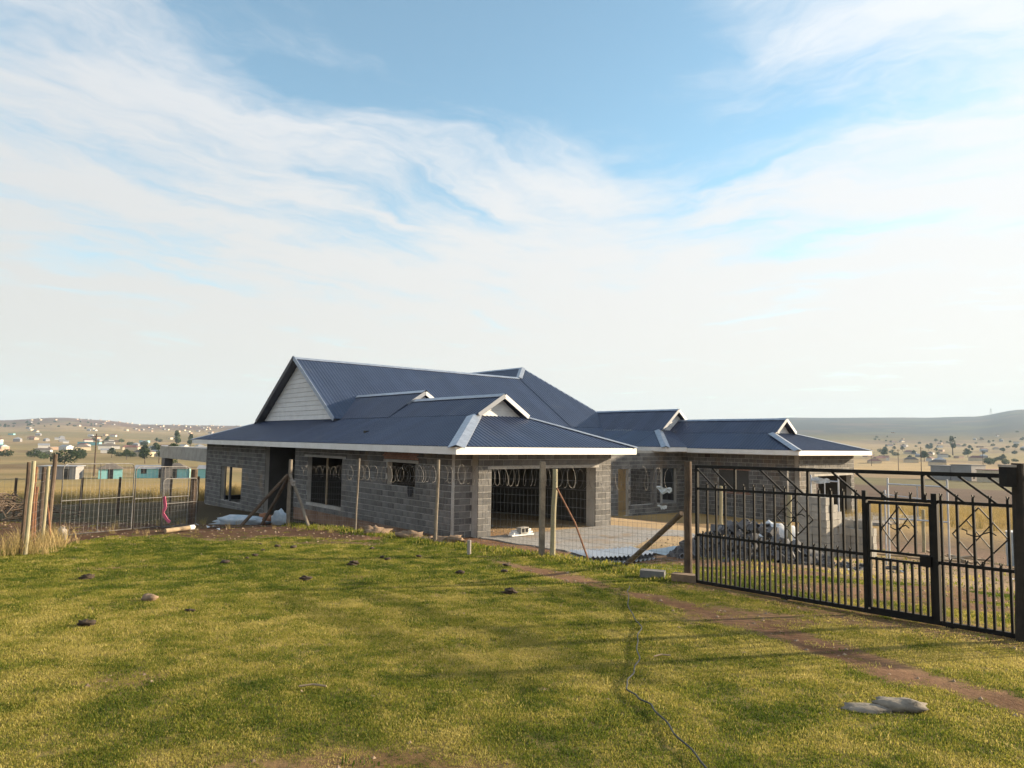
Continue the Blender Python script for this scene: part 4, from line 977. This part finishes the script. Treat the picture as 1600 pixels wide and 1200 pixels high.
def lawn_pts(ymin, ymax, dens, sc):
    n_ = int(dens*(ymax-ymin)*((ymin+ymax)*.78+2.4))
    for _ in range(n_):
        y = rd.uniform(ymin, ymax); x = rd.uniform(-1, 1)*(y*.78+1.2)
        s_ = (Vector((x, y, 0))-FP).dot(FN)
        d = dirt_amount(x, y); keep = 1-.97*sstep(.1, 1.0, d+.5*fbm(x, y, 5.0, 2, 3.0))
        if rd.random() > keep: continue
        g1 = fbm(x, y, .33, 3, 7.0); g2 = fbm(x, y, 2.1, 3, 1.0)
        tint = .57-.30*sstep(6.5, 13, y)+.04*sstep(6, 3.2, y)+.6*g1+1.0*g2+rd.gauss(0, .25)
        if s_ > .2: tint -= .05
        pts.append(((x, y, ground(x, y)), rd.uniform(0, 6.28), sc*rd.uniform(.7, 1.35)*(1-.35*d), min(1, max(0, tint))))
lawn_pts(2.6, 4.5, 1500, .75); lawn_pts(4.5, 7, 1000, .85); lawn_pts(7, 10.5, 560, 1.05); lawn_pts(10.5, 15, 300, 1.3); lawn_pts(15, 21, 150, 1.6)
for (x0, y0), (x1, y1) in zip(FPTS, FPTS[1:]):
    for _ in range(150):
        q = rd.random(); x = x0+(x1-x0)*q+rd.gauss(0, .22); y = y0+(y1-y0)*q+rd.gauss(0, .22); pts.append(((x, y, ground(x, y)), rd.uniform(0, 6.28), rd.uniform(1.8, 5.0), min(1, max(0, rd.gauss(.4, .25)))))
for _ in range(160):      # coarser weeds in the lawn
    y = rd.uniform(3, 15); x = rd.uniform(-1, 1)*(y*.75+1); pts.append(((x, y, ground(x, y)), rd.uniform(0, 6.28), rd.uniform(1.2, 2.0), rd.choice((.05, .15, .9, 1.0))))
for _ in range(120):
    x = rd.uniform(4.5, 12); y = rd.uniform(12.5, 17+(x-4.5)); pts.append(((x, y, ground(x, y)), rd.uniform(0, 6.28), rd.uniform(2.0, 4.5), min(1, max(0, rd.gauss(.5, .3)))))
scatter('lawn_grass', pts, tc1, 'short cropped green and straw coloured lawn grass', 'grass')
tc2 = tufts(5, 22, .10, .12, .42, .006, 'dry_blades', 8); pts = []
def dry(x, y, n_, sx, sy, sc=1.0):
    for _ in range(n_):
        a = x+rd.gauss(0, sx); b_ = y+rd.gauss(0, sy); pts.append(((a, b_, ground(a, b_)), rd.uniform(0, 6.28), sc*rd.uniform(.6, 1.2), rd.random()))
dry(-8.7, 13.15, 14, .18, .2, 1.1); dry(-9.3, 14.1, 26, .25, .4, 1.1); dry(-9.7, 15.0, 16, .2, .2, 1.0); dry(-3.5, 18.6, 6, .4, .15, .5); dry(-4.8, 19.6, 16, 1.0, .4, .55); dry(-9.5, 19.0, 30, .8, 1.2, .6)
dry(2.2, 11.9, 8, .3, .3, .35); dry(-12.0, 26.0, 40, 3.0, 3.0, .45)
for _ in range(2600):
    a = rd.uniform(-36, -20); r_ = rd.uniform(47, 80); x, y = r_*math.sin(R(a)), r_*math.cos(R(a)); pts.append(((x, y, ground(x, y)), rd.uniform(0, 6.28), rd.uniform(1.2, 2.2), rd.random()))
for _ in range(2600):
    a = rd.uniform(20, 37); r_ = rd.uniform(38, 82); x, y = r_*math.sin(R(a)), r_*math.cos(R(a)); pts.append(((x, y, ground(x, y)), rd.uniform(0, 6.28), rd.uniform(1.0, 1.8), rd.random()))
scatter('dry_grass', pts, tc2, 'tall dry straw grass along the fences and fields', 'grass')

# pebbles and crumbs of soil on the bare ground
mb = MB(); rd = random.Random(31); nP = 0
while nP < 2600:
    y = rd.uniform(3.5, 24); x = rd.uniform(-1, 1)*(y*.78+.5)
    if rd.random() > max(.03, dirt_amount(x, y)-.15): continue
    z = ground(x, y); r_ = rd.uniform(.006, .02)*(1+y*.05); i0 = len(mb.v); nP += 1
    for d_ in ((1, 0, 0), (-1, 0, 0), (0, 1, 0), (0, -1, 0), (0, 0, 1)): k_ = r_*rd.uniform(.6, 1.3); mb.v.append((x+d_[0]*k_, y+d_[1]*k_, z+d_[2]*k_*.8))
    mb.f += [(i0, i0+2, i0+4), (i0+2, i0+1, i0+4), (i0+1, i0+3, i0+4), (i0+3, i0, i0+4)]
mat('pebble', (.26, .19, .13), None, rough=.95, island=.45)
tag(mb.build('pebbles', 'pebble'), 'pebbles and soil crumbs on the bare ground', 'gravel', kind='stuff')
for i in range(16):
    x, y = rd.choice(((rd.uniform(-9.2, -6.5), rd.uniform(18.8, 22)), (rd.uniform(6, 12), rd.uniform(15, 20)), (rd.uniform(-.2, 3.5), rd.uniform(17, 19))))
    s_ = rd.uniform(.05, .12); a = rd.uniform(0, 3); o = MB().poly([(-s_, -s_*.6, .02), (s_*.8, -s_*.5, .05), (s_, s_*.6, .02), (-s_*.4, s_*.7, .07)]).poly([(-s_, -s_*.6, .015), (s_*.8, -s_*.5, .045), (s_, s_*.6, .015), (-s_*.4, s_*.7, .065)]).build('litter_scrap', 'film_white', None, (x, y, ground(x, y)), a)
    tag(o, 'small white litter scrap on the bare ground of the yard', 'litter', 'litter scraps on the ground')

# ------------------------------------------------------------------ houses, trees and poles of the valley
PAL = {'white': (.58, .56, .53), 'cream': (.60, .50, .36), 'peach': (.42, .29, .21), 'turquoise': (.24, .52, .54), 'grey': (.26, .25, .25)}
for n_, c in PAL.items(): mat('paint_'+n_, c, tuple(q*.85 for q in c), 1.5, .85)
mat('tin_roof', (.34, .35, .37), (.26, .26, .28), .8, .5, .3); mat('red_roof', (.20, .09, .07), (.15, .07, .06), .8, .7); mat('thatch', (.10, .085, .075), (.15, .13, .11), 2, .95); mat('glass_dark', (.02, .022, .026), None, rough=.2)
def small_house(name, loc, rz, w, d, h, kind, wallm, roofm, label=None, cat='house', group=None, detail=False, src=None):
    root = empty(name, loc, rz, label, cat, group)
    MB().box(-w/2, w/2, -d/2, d/2, -1, h).build('wall', wallm, root)
    o_ = .25; mb = MB()
    if kind == 'gable':
        rh = d*.22
        mb.quad((-w/2-o_, -d/2-o_, h-.02), (w/2+o_, -d/2-o_, h-.02), (w/2+o_, 0, h+rh), (-w/2-o_, 0, h+rh)); mb.quad((-w/2-o_, d/2+o_, h-.02), (w/2+o_, d/2+o_, h-.02), (w/2+o_, 0, h+rh), (-w/2-o_, 0, h+rh))
        for s_ in (-1, 1): mb.poly([(s_*w/2, -d/2, h), (s_*w/2, d/2, h), (s_*w/2, 0, h+rh-.05)])
    elif kind == 'hip':
        rh = min(w, d)*.32; k_ = max(0, (w-d)/2)
        c = [(-w/2-o_, -d/2-o_, h-.02), (w/2+o_, -d/2-o_, h-.02), (w/2+o_, d/2+o_, h-.02), (-w/2-o_, d/2+o_, h-.02)]; a, b_ = (-k_, 0, h+rh), (k_+.01, 0, h+rh)
        mb.poly([c[0], c[1], b_, a]); mb.poly([c[1], c[2], b_]); mb.poly([c[2], c[3], a, b_]); mb.poly([c[3], c[0], a])
    else:
        mb.box(-w/2-o_, w/2+o_, -d/2-o_, d/2+o_, h, h+.14)
    mb.build('roof', roofm, root)
    if detail:
        n_ = max(1, int(w/2.6))
        for i in range(n_):
            x = -w/2+(i+.5)*w/n_
            if i == n_//2: MB().box(x-.45, x+.45, -d/2-.03, -d/2+.02, -.2, 2.0).build('door', 'glass_dark', root)
            else: MB().box(x-.5, x+.5, -d/2-.03, -d/2+.02, .9, 1.95).build('window', 'glass_dark', root)
    return root
def place(az, r): x, y = r*math.sin(R(az)), r*math.cos(R(az)); return (x, y, ground(x, y))
small_house('shed', place(-32.2, 158), .25, 6.0, 4.5, 2.4, 'flat', 'paint_grey', 'tin_roof', 'long grey shed with flat tin roof behind the first farm gate', 'shed', None, True)
for az, r_, rz, w, d, kind, rm, lb in ((-29.3, 158, .5, 6.5, 6.0, 'hip', 'thatch', 'turquoise cottage with pointed dark roof behind the farm gates'), (-26.6, 160, .3, 10, 5, 'gable', 'tin_roof', 'long turquoise house with low tin roof behind the second farm gate'), (-25.1, 158, .2, 7, 5.5, 'hip', 'thatch', 'turquoise house with grey hipped roof beside the veranda column'), (-22.9, 156, .2, 6, 5, 'gable', 'tin_roof', 'turquoise house glimpsed between veranda column and house wall')):
    small_house('cottage', place(az, r_), rz, w*.62, d*.62, 1.9, kind, 'paint_turquoise', rm, lb, 'house', 'turquoise houses beyond the farm gates', True)
for az, r_, w, d, h, lb in ((31.55, 305, 9, 7, 5.0, 'square grey unfinished house in the field, nearest the power pole'), (32.75, 300, 9, 7, 5.6, 'taller grey unfinished house just right of the square one'), (34.6, 292, 15, 8, 4.2, 'long low pale house in the field near the gate end post')):
    small_house('field_house', place(az, r_), .5, w, d, h, 'flat', 'paint_grey' if az < 34 else 'paint_cream', 'barge' if az < 34 else 'red_roof', lb, 'house', None, True)
rd = random.Random(77); kinds = ['gable', 'hip', 'flat']; wm = ['paint_white', 'paint_cream', 'paint_peach', 'paint_white', 'paint_grey', 'paint_turquoise']; rm_ = ['tin_roof', 'red_roof', 'tin_roof', 'thatch']
protos = []
for i in range(12):
    protos.append(small_house('homestead', (0, 0, 0), 0, rd.uniform(7, 13), rd.uniform(6, 8), rd.uniform(2.8, 3.4), kinds[i % 3], wm[i % 6], rm_[i % 4], '-', 'house'))
def copy_house(src, loc, rz, sc, label, group):
    o = src.copy(); COL.objects.link(o); o.location = loc; o.rotation_euler = (0, 0, rz); o.scale = (sc, sc, sc); tag(o, label, 'house', group)
    for ch in src.children:
        c = ch.copy(); COL.objects.link(c); c.parent = o
clus = [(-33.5, 620, 3.0, 60, 9, 'small homestead in the nearer village left of the farm gates'), (-28.0, 640, 2.2, 90, 12, 'small homestead in the village above the second farm gate'), (-25.0, 560, 1.6, 70, 10, 'small homestead in the cluster beside the veranda beam'), (-34, 950, 3, 90, 8, 'homestead on the middle slope at far left'), (-28, 1050, 3, 120, 8, 'homestead on the middle slope above the farm gates'), (-33, 1150, 3, 160, 12, 'distant homestead on the upper slope at left'),
        (30, 900, 4, 160, 14, 'distant homestead on the plain at right'), (32, 1500, 4, 300, 20, 'distant homestead below the right-hand hills'), (28.5, 620, 2.5, 60, 6, 'homestead on the plain just right of the house')]
for az0, r0_, da, dr_, n_, lb in clus:
    for i in range(n_):
        az = az0+rd.uniform(-da, da); r_ = r0_+rd.gauss(0, dr_); copy_house(rd.choice([p_ for j_, p_ in enumerate(protos) if az0 < 0 or j_ % 6 not in (0, 5)]), place(az, r_), rd.uniform(-.5, .9), rd.uniform(.65, .95), lb, lb.replace('homestead', 'homesteads', 1))
for p_ in protos:
    for ch in list(p_.children): bpy.data.objects.remove(ch)
    bpy.data.objects.remove(p_)
# the far township on the skyline reads as one mass
mbs = [MB(), MB(), MB()]
for i in range(96):
    az = rd.choice((rd.uniform(-31, -20), rd.uniform(-29, -20), rd.uniform(-36, -22))); r_ = rd.gauss(2400, 520); x, y, z = place(az, r_); w = rd.uniform(4, 7.5); mbs[i % 3].box(x-w/2, x+w/2, y-4, y+4, z-2, z+rd.uniform(2, 3.6))
tn = mbs[0].build('township', 'paint_cream'); tag(tn, 'far township of pale houses along the left skyline', 'township', kind='stuff')
tag(mbs[1].build('township', 'paint_peach'), 'far township of tan houses along the left skyline', 'township', kind='stuff'); tag(mbs[2].build('township', 'paint_grey'), 'far township of grey houses along the left skyline', 'township', kind='stuff')
leafmat('crown', [(0, (.028, .045, .016)), (.5, (.05, .075, .025)), (1, (.085, .11, .04))], .2, False)
def tree_proto(h, lobes, n_, leaf, seed):
    rd_ = random.Random(seed); mb = MB()
    for _ in range(n_):
        cx, cy, cz, rx, rz_ = rd_.choice(lobes); d = Vector((rd_.gauss(0, 1), rd_.gauss(0, 1), rd_.gauss(0, 1))).normalized()*(.55+.5*rd_.random()); p = Vector((cx+d.x*rx, cy+d.y*rx, cz+d.z*rz_))
        a = Vector((rd_.gauss(0, 1), rd_.gauss(0, 1), rd_.gauss(0, 1))).normalized(); b_ = a.cross(Vector((.3, .5, .8))).normalized(); s_ = leaf*rd_.uniform(.6, 1.4); mb.quad(p-a*s_-b_*s_*.6, p+a*s_*.8-b_*s_*.5, p+a*s_+b_*s_*.6, p-a*s_*.7+b_*s_*.5)
    tr = MB().tube([(0, 0, -.5), (.1, .05, h*.3), (.0, .1, h*.7)], [h*.03, h*.024, h*.01], 6)
    for i in range(4): a = i*1.6; tr.tube([(.05, .05, h*(.3+.08*i)), (math.cos(a)*h*.15, math.sin(a)*h*.15, h*(.5+.08*i))], [h*.012, h*.005], 4)
    return mesh_of(mb, 'crown'), mesh_of(tr, 'pole_dark')
TP = [tree_proto(7, [(0, 0, 4.6, 2.6, 1.9), (1.4, .4, 3.8, 1.7, 1.3), (-1.5, -.3, 4.0, 1.8, 1.4), (.2, .3, 6.0, 1.5, 1.1)], 520, .34, 1), tree_proto(13, [(0, 0, 8.5, 1.9, 3.2), (.6, .2, 11.2, 1.3, 1.8), (-.8, 0, 6.2, 1.6, 1.6)], 480, .4, 2), tree_proto(4.5, [(0, 0, 2.2, 2.2, 1.8), (1.8, .2, 1.8, 1.8, 1.5), (-1.7, .1, 1.7, 1.7, 1.4)], 420, .3, 3)]
def tree(az, r_, k_, sc, label, group):
    x, y, z = place(az, r_); o = empty('tree', (x, y, z), rd.uniform(0, 6), label, 'tree', group); o.scale = (sc, sc, sc); inst(TP[k_][0], 'crown', o); inst(TP[k_][1], 'trunk', o)
for az, r_, k_, sc, lb in ((-32.1, 330, 2, 1.5, 'dark round tree just above the rusty corner post'), (-25.2, 640, 1, 1.25, 'tall slim tree left of the veranda beam'), (-24.3, 650, 1, 1.05, 'second tall tree beside the slim one by the veranda beam'), (-26.6, 520, 0, 1.1, 'round green tree among the houses above the second gate'), (-27.2, 330, 0, .9, 'dark bush-like tree behind the turquoise cottage'), (-26.3, 335, 1, .6, 'small upright dark tree behind the turquoise cottage'), (31.9, 1000, 1, 1.8, 'tall rounded tree on the plain at right')):
    tree(az, r_, k_, sc, lb, None)
tg = [(-35, 1900, 2.5, 200, 16, 'hazy tree in the grove under the left hill'), (-32, 2000, 2.2, 150, 16, 'hazy tree in the middle of the left hill foot'), (-28.5, 900, 2.5, 100, 12, 'tree in the dark row on the middle slope at left'), (-27, 430, 2.5, 60, 12, 'tree among the village houses at left'), (-33.5, 430, 2.5, 40, 8, 'tree among the nearer homesteads at far left'), (31, 1000, 4.5, 120, 26, 'tree in the broken row across the plain at right'), (32, 1550, 5, 250, 46, 'hazy tree below the right-hand hills'), (33, 720, 3, 60, 8, 'low tree on the near plain at right')]
for az0, r0_, da, dr_, n_, lb in tg:
    for i in range(n_): tree(az0+rd.uniform(-da, da), r0_+rd.gauss(0, dr_), rd.choice((0, 0, 2, 2, 2, 2)), rd.uniform(.7, 1.3), lb, lb.replace('tree', 'trees', 1))
for az, r_, h, lb in ((30.0, 330, 12, 'tallest power pole standing in the plain at right'), (28.6, 420, 11, 'power pole on the plain, next left of the tallest'), (26.9, 520, 11, 'thin far power pole nearest the right wing roof'), (33.6, 470, 11, 'thin power pole behind the long low house'), (-30.3, 175, 9, 'thin pole rising behind the turquoise cottage')):
    root = empty('power_pole', place(az, r_), .4, lb, 'pole'); MB().tube([(0, 0, -1), (0, 0, h)], [.17, .12], 7).build('mast', 'pole_dark', root); MB().bar((-1.1, 0, h-.6), (1.1, 0, h-.6), .14).build('cross_arm', 'pole_dark', root)
py = empty('pylon', place(34.15, 4500), .6, 'faint steel pylon on the crest of the right-hand hill', 'pylon')
mb = MB()
for sx, sy in ((-1, -1), (1, -1), (1, 1), (-1, 1)): mb.bar((sx*5, sy*5, -3), (sx*1.2, sy*1.2, 38), .8)
mb.build('tower', 'barge', py)
for z in (24, 31, 37): MB().bar((-9, 0, z), (9, 0, z), .8).build('cross_arm', 'barge', py)

# ------------------------------------------------------------------ haze
hz = MB().box(-5250, 5250, -5250, 5250, -330, 310).build('haze', None); tag(hz, kind='stuff')
hm = bpy.data.materials.new('haze'); hm.use_nodes = True; t = hm.node_tree; t.nodes.remove(t.nodes['Principled BSDF'])
pv = t.nodes.new('ShaderNodeVolumePrincipled'); pv.inputs['Color'].default_value = (.56, .76, 1.0, 1); pv.inputs['Density'].default_value = .00013; pv.inputs['Anisotropy'].default_value = 0.0
t.links.new(pv.outputs[0], t.nodes['Material Output'].inputs['Volume']); hz.data.materials.append(hm)
